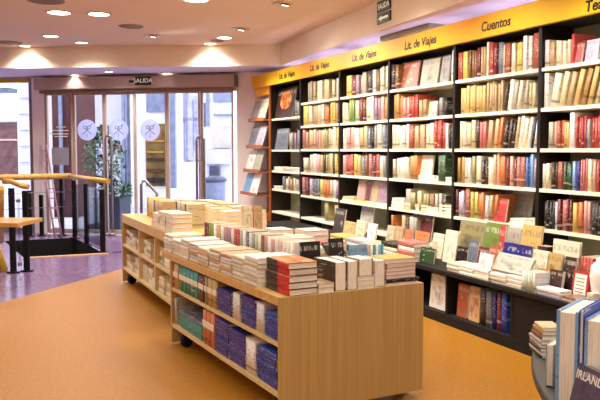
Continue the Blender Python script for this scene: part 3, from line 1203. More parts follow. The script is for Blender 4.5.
# upright runs: 'x0-x1 n colour height lean'
UPR = {
    (1, 1): '293-295.5 1 slate .8;296-298 1 stone .7',
    (1, 2): '287-289.5 1 stone .88;290-292 1 grey .85;292.3-294.5 1 mauve .8;295-298.4 1 slate .9',
    (1, 4): '281-283.5 1 slate .72;284-286 1 cream .62;286.5-288.5 1 stone .7;289-291 1 tan .62;291.5-293.5 1 cream .66;294-296.5 1 stone .6',
    (2, 1): '306-311 2 stone .93;311.5-314 1 tan .9;315-320 1 cream .95;322-328 2 sand .88;330-333 1 cream .85;334-336.5 1 white .85;337-338.5 1 maroon .9',
    (2, 2): '301.5-306 1 yellow .9;306.3-311 2 cream .9;311.5-315 2 tan .88;315.5-319.5 2 peach .88;319.8-323 1 cream .9;323.3-327.5 1 orange .8;328-333 2 yellow .95;333.3-335.5 1 gold .9;336-338.6 1 umber .88',
    (2, 3): '301-304 2 rose .9;304.3-307 1 tan .86;307.3-314 3 peach .9;314.4-318.5 2 pink .88;319-322 1 tan .9;322.3-326 2 olive .86;326.3-331 2 sand .9;331.3-334.5 1 cream .93;335-338.5 1 yellow .95',
    (2, 4): '301-304.5 1 cream .72;304.8-307.5 1 stone .7;308-311 1 cream .85;311.3-315 1 white .85;315.3-318.5 1 pink .86;318.8-321.5 1 tan .88;322-323.5 1 umber .85;324-328 2 olive .87;328.3-331 1 sand .88;331.3-333 1 black .85;333.3-335.5 1 yellow .9;335.8-338.6 1 orange .88',
    (2, 5): '301-304 1 rose .85;304.3-307 1 maroon .85;307.3-310 1 lilac .85;310.5-317.5 3 slate .8;318-321 1 yellow .82;321.3-327.5 3 orange .8;328-331 1 pink .82;331.3-334 1 mint .8;334.5-338 1 mauve .82',
    (2, 6): '322-326 1 olive .85;332-337 1 tan .8',
    (3, 1): '344-349.5 1 yellow .86;350-354 1 maroon .84;354.3-358 1 mauve .84;358.3-365 3 stone .82;366-370 1 umber .88;370.5-374 1 white .9;374.3-377.5 1 brown .88;378-383 2 cream .9;384-387.5 1 cream .98 4',
    (3, 2): '341-346 2 cream .88;347-352.5 2 green .9;353-357 1 mint .88;358-364 2 maroon .92;364.5-368 1 cream .9;368.3-372 1 white .92;372.5-378 2 mauve .9;378.3-382 1 pink .9;382.5-387.5 2 gold .92',
    (3, 3): '340.5-344 1 cream .88;344.5-352 2 pink .88;353-357.5 1 white .86;358-362 1 tan .9;362.4-366 1 sand .9;366.4-369 1 slate .88;369.5-372 1 black .88;372.5-375 1 grey .88;375.4-380 1 cream .9;380.4-387.5 2 slate .92',
    (3, 4): '340.5-343.5 1 pink .86;343.8-351.5 3 red .88;352-355.5 1 yellow .86;355.8-359 1 ochre .86;359.4-362.5 1 slate .86;362.8-366 1 brown .88;366.3-369.5 1 rose .88;370-373.5 1 maroon .86;373.8-377 1 red .86;377.3-381 1 cream .88;381.5-387.5 2 grey .88',
    (4, 1): '389.5-393 1 umber .95;393.4-397 1 brown .9;448-451 1 white 1.02 3',
    (4, 2): '392-397.5 2 gold .9;398-401 1 orange .84;401.5-406.5 2 pink .78;407-416 3 red .8;417-424 2 tan .6;437-440.5 1 grey .6;441-444.5 1 black .6',
    (4, 3): '390-397 2 cream .86;397.4-406.5 3 white .86;407-412 1 brick .84;412.4-417 1 tan .86;417.4-422.5 1 peach .86;423-431 2 cream .86;431.6-443 4 red .92;443.5-446 1 white .84;446.4-448.4 1 black .84;448.7-451.5 1 stone .86',
    (4, 4): '391-394 1 stone .74;394.3-397 1 cream .74;397.4-401.5 1 white .8;402-407 1 cream .8;407.4-412 1 gold .86;412.3-416 1 orange .86;436.5-444 1 forest .92',
    (4, 5): '403-408 1 stone .72;408.4-414 1 olive .66;414.4-420 2 sand .7;420.5-426 2 olive .66;426.4-432 2 brown .66;432.6-439 2 stone .66;439.5-444 1 umber .62',
    (4, 6): '389.5-391.5 1 orange .8;400-404 1 tan .85;404.4-407 1 umber .8;407.4-415 3 stone .85',
    (5, 1): '455.5-460.5 1 brick .9;461-466 1 yellow .86;466.4-474 3 brown .86;474.4-478 1 maroon .96;478.4-483.5 2 tan .94;484-486.5 1 cream 1.02;486.8-491 1 red 1.0;491.3-495 1 maroon .9;495.4-500.5 1 slate .9;501-502.5 1 cream .86;502.8-507.5 1 brick .92;508-513 1 cream .88;513.4-519.5 1 yellow .86;520-529 2 white .94;529.4-535.5 1 brick 1.02;536-538 1 mauve 1.04',
    (5, 2): '458-484 8 ochre .87;484.4-500 6 tan .87;500.5-503.5 1 umber .86 8;504-509 1 white .86 9;509.6-514 1 stone .86 9;514.6-519 1 cream .86 10;519.6-523 1 stone .84 9;527-533.5 3 sand .74',
    (5, 3): '457-464 2 cream .86;464.4-473.5 2 sand .86;474-477 1 umber .84;477.4-484.5 2 rose .84;485-490 1 tan .86 6;490.6-495 1 peach .88 7;495.5-499 1 orange .88 8;500-504 1 black .84 8;504.6-508 1 umber .84 8;508.5-511 1 black .84 9;511.5-514.5 1 tan .9 10;515-519 1 white .9 10;519.5-523.5 1 cream .9 10;524-527 1 white .9 10;527.6-530 1 black .86 9;530.6-533 1 white .86 9',
    (5, 4): '455-461.5 2 gold .86;462-465 1 cream .82;465.4-468.5 1 white .82;469-473 2 olive .84;473.4-478.5 1 cream .84;479-484.5 2 umber .74;485-490.5 1 cream .82;491-496.5 2 peach .94;497-502.5 1 orange .88;503-506 1 maroon .88;506.4-510 1 pink .86;510.4-513 1 maroon .86;513.4-517 1 rose .86;517.4-522.5 1 brick .9;523-528.5 2 blue .9;529-531.5 1 sky .9;532-536.5 1 mauve .86',
    (5, 5): '453.5-455.5 1 maroon .84;456-462 2 lilac .82;463-467.6 1 brick .94;468-475 2 yellow .84;475.5-481.5 2 orange .84;482.5-486 1 white .8 4;486.6-490 1 tan .8 5;490.6-494 1 orange .78 6',
    (6, 1): '540.5-546.5 1 white .74;547-552 1 tan .7;552.6-567 4 cream .66;567.6-571 1 red .78',
    (6, 2): '537.5-545.5 1 white .93;547-555 1 cream .94 12;556-562 1 sand .94 13;563-569 1 tan .92 14;570-576 1 ochre .92 15;577-583 1 gold .94 16;584-590 1 ochre .94 15;591-596 1 sand .94 15;597-602 1 ochre .94 15;603-609 1 ochre .93 15;610-616 1 gold .93 15',
    (6, 3): '546-551 1 stone .74;551.4-554 1 pink .7;554.4-558 1 brick .72;558.4-561.5 1 red .76;562-567 2 ochre .72;567.4-573 1 white .92;573.4-582.5 4 red .8;583-584.8 1 navy .74;585-588 1 stone .74;588.6-602 5 red .82;603-616 5 brick .8',
    (6, 4): '540.5-547.5 2 cream .72;548-555 3 umber .72;555.5-560.5 1 brick .72;561-569 3 forest .74;570-573.5 1 sky .8;574-577.5 1 purple .8;578-585 3 rose .82;585.5-589.5 1 cream .86;590-593 1 pink .82;593.5-605 4 red .8;606-616 3 rose .8',
    (6, 5): '541-551.5 4 black .74;552-554.5 1 white .8;555-558.5 1 maroon .84;559-563.5 1 rose .84;564-568.5 2 maroon .84;571-575.5 1 yellow .8;576-580.5 1 orange .82;581-588 2 pink .84;589-599 3 black .8;600-608 2 umber .8',
}
count = {}
HARD = {'red', 'brick', 'maroon', 'black', 'umber', 'navy', 'forest', 'purple', 'rose', 'gold'}
for (bay, row), s in UPR.items():
    zt = (SHZ1 if bay == 1 else SHZ)[row]
    items = []
    for tok in s.split(';'):
        p = tok.split()
        x0, x1 = map(float, p[0].split('-'))
        n_, ck, hf = int(p[1]), p[2], float(p[3])
        ln = float(p[4]) if len(p) > 4 else 0.0
        py = W.o and ROWPY[row]
        ua, ub = upx(x0, py), upx(x1, py)
        for i in range(n_):
            a = ua + (ub - ua) * i / n_
            b = ua + (ub - ua) * (i + 1) / n_
            items.append((a, b, ck, hf, ln))
    items.sort()
    lo, hi = BE[bay - 1] + .0205, BE[bay] - .0205
    gap = .318 if row > 1 else .33
    for i, (a, b, ck, hf, ln) in enumerate(items):
        a = max(a, lo)
        b = min(b, hi)
        if b - a < .008:
            continue
        th = (b - a) * random.uniform(.90, .955)
        hh = min(hf * .298 * random.uniform(.93, 1.04), gap * .93)
        if ln > 0:
            th *= cos(radians(ln)) * .93
            ln = min(ln, degrees(math.asin(max(0.0, min(.5, (hi - b) / hh)))))
        d = random.uniform(.19, .23)
        hard = ck in HARD
        nm = 'hardcover' if hard else 'paperback'
        lab = '%s %s, %s from left, %s of %s' % (PAL[ck][1], nm, ORD[i], ROW[row], BAY[bay])
        upright(nm, lab, 'book', 'upright books on the wall bookcases', W, a, .012 + random.uniform(0, .02), zt, th, d, hh, colour(ck), ln)

W_AISLE = -1  # faces look to -y of W


def standing(fr, u, v, z, w, h, t, col, label, name='display_book', group='face-out books', face=0.0, lean=10, art=True, cat='book'):
    """book with its front cover seen from the -y side of frame fr (turned by face degrees), leaning back; (u, v) is the middle of its lower front edge"""
    a = fr.a + radians(face)
    m = (Matrix.Translation(fr.w(u, v, z + .0015 + t * sin(radians(lean)))) @ Matrix.Rotation(a, 4, 'Z') @ Matrix.Rotation(radians(-lean), 4, 'X')
         @ Matrix.Rotation(pi / 2, 4, 'X') @ Matrix.Translation((0, h / 2, -t)))
    return big(name, label, cat, group, m, (w, h, t), col, art)


def face_out(bay, px0, px1, py0, py1, z, ck, label, v=.05, t=.02, lean=9, grp='face-out books on the wall bookcases'):
    u0, _ = W.hit(px0, py1, v)
    u1, _ = W.hit(px1, py1, v)
    _, zt = W.hit((px0 + px1) / 2, py0, v)
    u0, u1 = max(u0 + .018, BE[bay - 1] + .024), min(u1, BE[bay] - .024)
    zs = sorted((SHZ1 if bay == 1 else SHZ).values()) + [2.53]
    zt = min(zt, min(q for q in zs if q > z + .1) - .05)
    return standing(W, (u0 + u1) / 2, v, z, u1 - u0, max(.08, (zt - z) / cos(radians(lean))), t, colour(ck), label, 'display_book', grp, lean=lean)


face_out(1, 274, 292, 88, 118, SHZ1[1], 'umber', 'large dark face-out book with a round orange picture, top of the rack-side bookcase', t=.03)
bm = bmesh.new()
lathe(bm, [(0, 0), (.5, 0), (.5, .5), (0, .5)], 24)
tt = NT('orange_face_print')
f_ = tt.noise(tt.coord('Object'), 5.0, 3)
pc_ = finish(bm, 'round_picture', tt.set(tt.ramp(f_, [(.35, lin('#7a3413')), (.55, lin('#d9772e')), (.72, lin('#f0b070'))]), .5), [q for q in bpy.data.objects if q.get('label', '').startswith('large dark face-out book with a round')][0])
pc_.location = (.02, .08, 1.0)
pc_.scale = (.62, .62, .02)
face_out(1, 272, 286.5, 129, 149, SHZ1[2], 'slate', 'dark slate face-out book with white title, second shelf beside the rack')
face_out(4, 397.5, 416.5, 62, 90, SHZ[1], 'brick', 'large brown-red face-out book on the top shelf left of Cuentos')
face_out(4, 418.5, 437, 59, 87, SHZ[1], 'stone', 'grey face-out book with pale figures, top shelf left of Cuentos')
face_out(4, 438, 447.5, 56, 83, SHZ[1], 'grey', 'grey narrow face-out book against the top divider left of Cuentos')
face_out(4, 424.5, 435.5, 102, 117, SHZ[2], 'cream', 'small cream face-out book, second shelf left of Cuentos')
face_out(4, 418, 431, 155.5, 172.5, SHZ[4] + .052, 'cream', 'cream face-out book with red top, standing on the fourth-shelf pile left of Cuentos')
face_out(4, 416, 430, 212, 235, SHZ[6], 'maroon', 'dark red face-out book with rose picture on the sixth shelf left of Cuentos')
face_out(3, 355.5, 363.5, 179, 198, SHZ[5] + .03, 'pink', 'narrow pinkish face-out book, first on the fifth shelf of the third bookcase')
face_out(3, 364.5, 369.5, 180, 198, SHZ[5] + .03, 'maroon', 'narrow maroon face-out book, second on the fifth shelf of the third bookcase')
face_out(3, 370, 376.5, 180.5, 199, SHZ[5] + .03, 'tan', 'narrow tan face-out book, third on the fifth shelf of the third bookcase')
face_out(3, 377, 386.5, 181, 200, SHZ[5] + .03, 'mauve', 'mauve face-out book, last on the fifth shelf of the third bookcase')
face_out(3, 358, 371, 205, 228, SHZ[6], 'stone', 'pale illustrated face-out book on the sixth shelf of the third bookcase')
face_out(5, 508, 529.5, 188, 214, SHZ[5], 'grey', 'wide grey illustrated face-out book on the fifth shelf under Cuentos', v=.2)
face_out(5, 490.8, 504.5, 199, 217, SHZ[5], 'red', 'small red face-out book on the fifth shelf under Cuentos', v=.02)
face_out(6, 567.5, 580.5, 44, 69, SHZ[1], 'red', 'bright red-orange face-out book on the top shelf right of Cuentos', v=.03)
face_out(6, 582, 597, 40, 67.5, SHZ[1], 'lilac', 'lilac face-out book with brown band on the top shelf right of Cuentos', v=.06)

# lettering on the dark slate book
# flat piles on the shelves
def flat_pile(fr, u0, u1, v, z, n, depth, th, cks, where, group, spine='front', name='stacked_book', ord_from_top=True, soft=True, twist=1.5, label_extra=''):
    """pile of books lying flat; spine faces -y ('front'), -x ('left'), or +y/+x; returns top z"""
    w = u1 - u0
    for i in range(n):
        ck = cks[i % len(cks)]
        t = th * random.uniform(.85, 1.15)
        a = fr.a + radians(random.uniform(-twist, twist))
        s = random.uniform(-.004, .004)
        p = fr.w(u0 + w / 2 + s, v + depth / 2 + s, z)
        rot = {'front': pi / 2, 'left': 0, 'back': -pi / 2, 'right': pi}[spine]
        m = Matrix.Translation(p) @ Matrix.Rotation(a + rot, 4, 'Z')
        dims = (depth, w, t) if spine in ('front', 'back') else (w, depth, t)
        k = n - 1 - i
        pos = 'topmost' if k == 0 and n > 1 else ('lowest' if i == 0 and n > 1 else ('%s from top' % ORD[k]))
        if n == 1:
            pos = 'lying flat'
        cn = PAL[ck][1] if ck in PAL else label_extra
        big(('stacked_paperback' if soft else 'stacked_hardcover') if name == 'stacked_book' else name, '%s book, %s in %s' % (cn, pos, where), 'book', group, m, dims, colour(ck), soft=soft)
        z += t + .0006
    return z


G1 = 'books lying flat on the wall shelves'
def shelf_pile(bay, row, x0, x1, n, th, cks, where, v=.02, depth=.2):
    z = (SHZ1 if bay == 1 else SHZ)[row]
    py = ROWPY[row]
    ua, ub = max(upx(x0, py), BE[bay - 1] + .022), min(upx(x1, py), BE[bay] - .022)
    return flat_pile(W, ua, ub, v, z + .0005, n, depth, th, cks, where, G1)


shelf_pile(1, 3, 273, 282, 2, .03, ['cream', 'white'], 'left pile, third shelf beside the rack')
shelf_pile(1, 3, 282.5, 291, 2, .03, ['stone', 'cream'], 'middle pile, third shelf beside the rack')
shelf_pile(1, 3, 291.5, 298, 2, .03, ['white', 'cream'], 'right pile, third shelf beside the rack')
shelf_pile(1, 4, 272.5, 280, 2, .024, ['cream', 'white'], 'low pile, fourth shelf beside the rack')
for k, (a, b) in enumerate(((341, 352), (352.6, 364), (364.6, 376), (376.6, 387))):
    shelf_pile(3, 5, a, b, 2 if k == 0 else 1, .026, [['cream', 'sand'], ['yellow'], ['cream'], ['white']][k], '%s pile from the left, fifth shelf, third bookcase' % ORD[k])
for k, (a, b, n_) in enumerate(((390, 402, 3), (402.6, 414, 2), (414.6, 425.5, 2), (426, 437, 2), (437.6, 450.5, 3))):
    shelf_pile(4, 5, a, b, n_, .033, [['cream', 'white', 'cream'], ['yellow', 'cream'], ['cream', 'sand'], ['white', 'cream'], ['cream', 'white', 'cream']][k],
               '%s pile from the left, fifth shelf, left of Cuentos' % ORD[k])
shelf_pile(4, 4, 416.5, 433, 2, .025, ['cream', 'white'], 'pile under the face-out book, left of Cuentos')
shelf_pile(4, 4, 433.6, 450.5, 2, .025, ['white', 'cream'], 'pile in the fourth-shelf corner, left of Cuentos')
shelf_pile(5, 2, 504, 519, 1, .08, ['cream'], 'front of the second shelf under Cuentos', v=.006, depth=.02) if False else None
for k, (a, b, n_) in enumerate(((491, 506, 2), (507, 521, 2), (521.6, 536.5, 3))):
    shelf_pile(5, 5, a, b, n_, .022, [['cream', 'white'], ['white', 'cream'], ['cream', 'white', 'cream']][k], '%s pile on the fifth shelf under Cuentos' % ORD[k], v=.03, depth=.16) if k else None

# ---- magazine rack between wall end and first bookcase
um0, um1 = upx(254.5), upx(271) - .012
t = thing('magazine_rack', 'sloping orange wood magazine rack at the far end of the bookcases', 'rack', W, um0, 0, 0)
wm = um1 - um0
bx('side_panel', 'orange_wood', (wm - .03, wm, -.02, .3, 0, 2.49), t, .003)
bx('side_panel', 'yellow_sign', (us0 - um0 + .0, wm - .03, -.004, .02, 2.37, 2.495), t, .002)
bx('back_panel', 'orange_wood', (.05, wm - .03, .2, .22, 0, 2.2), t, .002)
TIER = [(1.98, -.10), (1.55, -.14), (1.16, -.19), (.79, -.24)]
for k, (z, v) in enumerate(TIER):
    bx('shelf', 'orange_wood', (0, wm - .03, v, .2, z - .02, z), t, .003)
    bx('lip', 'orange_wood', (0, wm - .03, v - .012, v - .001, z - .02, z + .035), t, .003)
bx('base', 'orange_wood', (0, wm - .03, -.28, .2, 0, .5), t, .003)
MC = ['stone', 'cream', 'slate', 'lilac', 'white', 'stone', 'sky', 'white']
i = 0
for k, (z, v) in enumerate(TIER):
    nn = 2
    for j in range(nn):
        u = um0 + .01 + (wm - .06) * (j + .5) / nn
        ck = MC[i % len(MC)]
        m_ = standing(W, u, v + .012, z, (wm - .06) / nn * .97, .345, .012, colour(ck), '%s magazine, %s on the %s tier of the sloping rack' % (PAL[ck][1], ['left', 'right'][j], ['top', 'second', 'third', 'lowest'][k]),
                      'magazine', 'magazines on the sloping rack', lean=17, cat='magazine')
        i += 1

# ------------------------------------------------------------------ front book table
TW, TL, TH = .965, 1.90, .704


def book_table(fr, label, W_, L_, H_, top_t, mid, low_, dividers, over=0.0):
    t = thing('book_table', label, 'table', fr, 0, 0, 0, 0, 'oak book tables on casters')
    bx('end_panel', 'oak', (0, W_, 0, .03, .05, H_), t, .003)
    bx('end_panel', 'oak', (0, W_, L_ - .03, L_, .02, H_ if not over else H_ - top_t), t, .003)
    bx('table_top', 'oak_top', (0, W_, .03, (L_ - .03) if not over else L_ + over, H_ - top_t, H_), t, .003)
    bx('shelf', 'birch', (.004, W_ - .004, .03, L_ - .03, mid - .025, mid), t, .002)
    bx('shelf', 'birch', (.004, W_ - .004, .03, L_ - .03, low_ - .03, low_), t, .002)
    bx('centre_panel', 'birch', (W_ / 2 - .01, W_ / 2 + .01, .03, L_ - .03, low_, mid - .025), t, 0)
    bx('centre_panel', 'birch', (W_ / 2 - .01, W_ / 2 + .01, .03, L_ - .03, mid, H_ - top_t), t, 0)
    for d in dividers:
        bx('divider', 'birch', (.004, W_ / 2 - .01, d - .012, d + .012, low_, mid - .025), t, .002)
        bx('divider', 'birch', (.004, W_ / 2 - .01, d - .012, d + .012, mid, H_ - top_t), t, .002)
    for x in (.08, W_ - .08):
        for y in (.14, L_ - .14):
            bm = bmesh.new()
            lathe(bm, [(0, -.02), (.045, -.02), (.055, -.012), (.055, .012), (.045, .02), (0, .02)], 18)
            c = finish(bm, 'caster', 'black_rubber', t)
            c.rotation_euler = (pi / 2, 0, .4)
            c.location = (x, y, .056)
            bm = bmesh.new()
            box(bm, -.03, .03, -.03, .03, .045, low_ - .03 - .056)
            finish(bm, 'caster_fork', 'black_rubber', c).rotation_euler = (-pi / 2, 0, 0)
    return t


book_table(T, 'oak book table in front, its plain end panel facing the viewer', TW, TL, TH, .05, .45, .17, [], .2)

# upright books in its upper shelf, far half: spines face -x (the aisle)
class Turn(Frame):
    pass


TS = Frame(*T.w(0, 0)[:2], 28.0 - 90)     # x runs from far to near along the aisle side (minus T.y), y into the table


def tl(px, py, z=.45):
    """length coordinate along the aisle side at a pixel"""
    d = ray(px, py)
    c = Vector((0, 0, H))
    n_ = T.x
    t = ((T.o - c).dot(n_)) / d.dot(n_)
    return (c + d * t - T.o).dot(T.y)


row = [(167.5, 172, 'brick', 1), (172, 176.5, 'tan', 1), (177.5, 196, 'teal', 5), (196.3, 202, 'maroon', 1), (202.4, 205, 'olive', 1), (205.4, 215, 'ochre', 2)]
i = 0
for a, b, ck, n_ in row:
    la, lb = tl(a, 275), tl(b, 285)
    la = min(la, TL - .034)
    for k in range(n_):
        y0 = la + (lb - la) * k / n_
        y1 = la + (lb - la) * (k + 1) / n_
        upright('paperback', '%s banded paperback, %s from the far end, upper shelf of the front table' % (PAL[ck][1], ORD[i]), 'book', 'banded paperbacks in the front table', TS, -y0, .012, .45, (y0 - y1) * .96, .2, .19, colour(ck))
        # cream label band as a part
        o = COL.objects[-1] if False else None
        i += 1
# the cream band printed across those spines
for o in [o for o in list(COL.objects) if o.get('group') == 'banded paperbacks in the front table']:
    bm = bmesh.new()
    box(bm, .03, .97, -.012, .002, .46, .66)
    b_ = finish(bm, 'label_band', 'cream_paint', o)
# banded orange pair and teal pile on the lower shelf
la, lb = tl(201, 330), tl(212.5, 335)
for k in range(3):
    y0 = la + (lb - la) * k / 3
    o = upright('paperback', 'orange banded paperback, %s of three, lower shelf of the front table' % ORD[k], 'book', 'orange banded paperbacks', TS, -y0, .012, .17, (la - lb) / 3 * .96, .2, .235, colour('orange'))
    bm = bmesh.new()
    box(bm, .03, .97, -.012, .002, .5, .7)
    finish(bm, 'label_band', 'cream_paint', o)
y_n, y_f = tl(199.5, 325), tl(177.5, 315)
flat_pile(TS, -y_f, -y_n, .015, .1705, 5, .2, .026, ['teal', 'teal', 'teal', 'teal', 'slate'], 'teal pile on the front table lower shelf', 'teal books lying flat', soft=True)
y_f2 = TL - .036
bx_ = upright('hardcover', 'pale grey binder standing at the far end of the front table lower shelf', 'binder', None, TS, -y_f2 + .004, .015, .17, .05, .2, .2, colour('stone'))

# blue stacks, spines to the aisle
G2 = 'blue hardcovers stacked in the front table'
STK = [  # px left, px right of the long face, shelf z, n, thickness, colours, where
    (215.5, 229, .45, 6, .026, ['purple', 'purple', 'navy'], 'farthest upper stack in the front table'),
    (239, 252.5, .45, 7, .0235, ['navy', 'purple', 'navy', 'cobalt'], 'middle upper stack in the front table'),
    (263, 278.3, .45, 7, .021, ['cobalt', 'navy', 'cobalt'], 'nearest upper stack in the front table'),
    (213.5, 226, .17, 9, .0245, ['purple', 'navy', 'purple'], 'farthest lower stack in the front table'),
    (227.5, 242.5, .17, 9, .0240, ['purple', 'purple', 'navy'], 'second lower stack in the front table'),
    (254.5, 273.5, .17, 8, .0235, ['navy', 'cobalt', 'navy'], 'nearest lower stack in the front table'),
]
for a, b, z, n_, th, cks, where in STK:
    ya, yb = tl(a, 300 if z > .3 else 350), tl(b, 310 if z > .3 else 360)
    yb = max(yb, .040)
    flat_pile(TS, -ya, -yb, .012, z + .0005, n_, .17, th, cks, where, G2, soft=False, twist=1.0)
# white blocks of page edges beside the stacks: white-backed books standing in the gaps
for k, (a, b, z, h) in enumerate(((230.5, 237.5, .45, .165), (254, 262, .45, .17), (243.5, 253.5, .17, .2))):
    ya, yb = tl(a, 300 if z > .3 else 350), tl(b, 305 if z > .3 else 355)
    upright('hardcover', 'white boxed set standing between blue stacks, %s' % ['upper shelf far gap', 'upper shelf near gap', 'lower shelf gap'][k], 'book', None, TS, -ya, .012, z, (ya - yb) * .94, .17, h, colour('white'))

# ---- table top books
# near left corner stack: red and black hardcovers, spine to the aisle
M['redblack'] = None
tt = NT('black_red_spine')
gen = tt.coord('Generated')
sp = tt.node('ShaderNodeSeparateXYZ')
tt.link(gen, sp.inputs[0])
tn = tt.noise(tt.mapping(gen, (2, 30, 2)), 1.0, 2)
cblk = tt.ramp(tn, [(.55, lin('#33261f')), (.6, lin('#5a4a40'))])
redz = tt.math('MULTIPLY', tt.math('LESS_THAN', sp.outputs[1], .48), tt.math('LESS_THAN', sp.outputs[0], .06))
cc = tt.mix(redz, cblk, (*lin('#c9301f')[:3], 1))
top = tt.math('MULTIPLY', tt.math('GREATER_THAN', sp.outputs[2], .99), tt.math('GREATER_THAN', sp.outputs[0], .03))
tn2 = tt.noise(tt.mapping(gen, (3, 3, 1)), 1.0, 3)
ct = tt.ramp(tn2, [(.35, lin('#b8452e')), (.62, lin('#dca352'))])
M['redblack'] = tt.set(tt.mix(top, cc, ct), .35, 0, .4)
CV_R = cover_mesh('red_black_cover', 'redblack')
z = TH
for i in range(5):
    th = .036
    r = link('hardcover_book', None)
    s = random.uniform(-.006, .006)
    r.matrix_world = Matrix.Translation(T.w(.15 + s, .152 + s, z)) @ Matrix.Rotation(T.a + radians(random.uniform(-1.5, 1.5)), 4, 'Z') @ Matrix.Diagonal((.185, .28, th, 1))
    link('cover', CV_R, r)
    link('page_block', PG, r)
    k = 4 - i
    tag(r, 'red and black hardcover, %s in the stack on the table corner' % ('topmost' if k == 0 else 'lowest' if i == 0 else ORD[k] + ' from top'), 'book', 'red and black hardcovers')
    z += th + .0006

G3 = 'paperbacks stacked along the front table'
edge = [  # y0, y1, height, colours
    (.315, .50, .165, ['white', 'cream', 'white'], 6), (.515, .70, .145, ['cream', 'white', 'cream'], 6), (.715, .90, .135, ['white', 'peach', 'cream', 'white'], 6), (.915, 1.10, .135, ['cream', 'white', 'peach'], 6),
    (1.115, 1.29, .125, ['peach', 'cream', 'white'], 5), (1.305, 1.49, .13, ['cream', 'white', 'tan', 'cream'], 6), (1.505, 1.68, .135, ['white', 'cream', 'white'], 6), (1.695, 1.88, .13, ['cream', 'white'], 5), (1.895, 2.085, .13, ['white', 'cream', 'white'], 5)]
for k, (y0, y1, hh, cks, n_) in enumerate(edge):
    flat_pile(TS, -y1, -y0, .006 + random.uniform(0, .01), TH + .0006, n_, .25, hh / n_, cks, '%s edge stack beyond the red-black hardcovers' % ORD[k], G3, soft=True, twist=1.2)


def tp(px, py, z=TH):
    return T.loc(gp(px, py, z))


# second and third files of stacks and the colourful row behind the edge stacks
rowc = ['maroon', 'maroon', 'green', 'green', 'white', 'peach', 'tan', 'white', 'pink', 'mauve', 'mauve', 'cream', 'red', 'red', 'stone', 'white', 'slate', 'white', 'stone', 'mint', 'white', 'brown', 'pink', 'white', 'pink', 'white', 'pink', 'white', 'cream', 'white']
y = 2.0
for i, ck in enumerate(rowc):
    th = random.uniform(.046, .056)
    upright('paperback', '%s paperback, %s from far end of the front table spine row' % (PAL[ck][1], ORD[i]), 'book', 'upright row on the front table', TS, -y, .315, TH, th * .96, .15, .225 + random.uniform(-.006, .006), colour(ck))
    y -= th


def tstand(a, b, w, h, t_, ck, label, face=0, lean=8, z=TH, art=True, name='display_book', grp='books standing on the front table'):
    return standing(T, a, b, z, w, h, t_, colour(ck), label, name, grp, face, lean, art)


def tblock(a, b, w, d, h, ck, label, z=TH, name='hardcover', grp='books standing on the front table', lean=0):
    """book standing with spine to the aisle side, seen by its page edges from the near end"""
    m = Matrix.Translation(T.w(a, b, z + .0006)) @ Matrix.Rotation(T.a, 4, 'Z') @ Matrix(((0, 0, 1, 0), (-1, 0, 0, 0), (0, -1, 0, 0), (0, 0, 0, 1))).inverted() @ Matrix.Identity(4)
    return None


def edge_book(fr, a, b, t_, d, h, ck, label, z, name='hardcover_book', grp=None, rot=0.0, col=None):
    """upright book whose fore-edge faces -y of fr: thickness t_ along x (from a), depth d along y (from b), cover on both sides, height h"""
    # unit x (spine->fore) = -y ; unit y (up) = z ; unit z (thickness) = x
    R = Matrix(((0, 0, 1, 0), (-1, 0, 0, 0), (0, 1, 0, 0), (0, 0, 0, 1)))
    # columns: x->(0,-1,0), y->(0,0,1), z->(1,0,0): determinant check keeps it a rotation
    m = Matrix.Translation(fr.w(a, b, z + .0006)) @ Matrix.Rotation(fr.a + rot, 4, 'Z') @ Matrix.Translation((0, d / 2, h / 2)) @ R
    return big(name, label, 'book', grp, m, (d, h, t_), col or colour(ck), soft=False)


# near end, left to right
a1, b1 = tp(322, 293)
flat_pile(T, .245, .345, .006, TH + .0006, 2, .16, .027, ['cream', 'tan'], 'low pile right of the red-black stack', 'low pile on the near table end', spine='back')
edge_book(T, .35, .012, .08, .25, .165, 'umber', 'thick dark brown book standing with pale page edges to the viewer', TH, grp=None)
edge_book(T, .435, .014, .07, .23, .165, 'stone', 'thick pale book standing with page edges out, beside the dark brown one', TH)
zt = flat_pile(T, .508, .62, .016, TH + .0006, 3, .17, .024, ['white', 'cream', 'white'], 'white pile under the orange-brown book', 'white pile on the near table end', spine='back')
edge_book(T, .512, .02, .1, .15, .1, 'gold', 'orange-brown book standing on the small white pile', zt)
edge_book(T, .627, .02, .065, .2, .155, 'white', 'white block-like book standing right of the orange-brown one', TH)
zt = flat_pile(T, .70, .925, .004, TH + .0006, 1, .2, .018, ['cream'], 'base of the pile on the table right corner', 'pile on the table right corner', spine='back')
zt = flat_pile(T, .70, .935, .002, zt, 1, .2, .024, ['black'], 'pile on the table right corner', 'pile on the table right corner', spine='front', soft=False)
zt = flat_pile(T, .70, .91, .006, zt, 5, .19, .023, ['rose', 'rose', 'rose', 'rose', 'yellow'], 'red-lined pile on the table right corner', 'red-lined pile', spine='back')

# second line, faces to the near end
tstand(.40, .36, .13, .235, .03, 'black', 'black face-out book with white marks in the middle of the table', lean=6)
tstand(.565, .33, .10, .25, .025, 'black', 'tall black face-out book right of the white-marked black one', lean=6)
tstand(.70, .29, .13, .205, .025, 'sky', 'pale blue landscape-covered book behind the near pile', lean=8)
for k, ck in enumerate(['white', 'teal', 'white', 'sky', 'teal']):
    edge = upright('paperback', '%s thin paperback, %s in the small teal group on the table' % (PAL[ck][1], ORD[k]), 'book', 'small teal group on the table', T, .775 + .02 * k, .29, TH, .019, .13, .205, colour(ck))
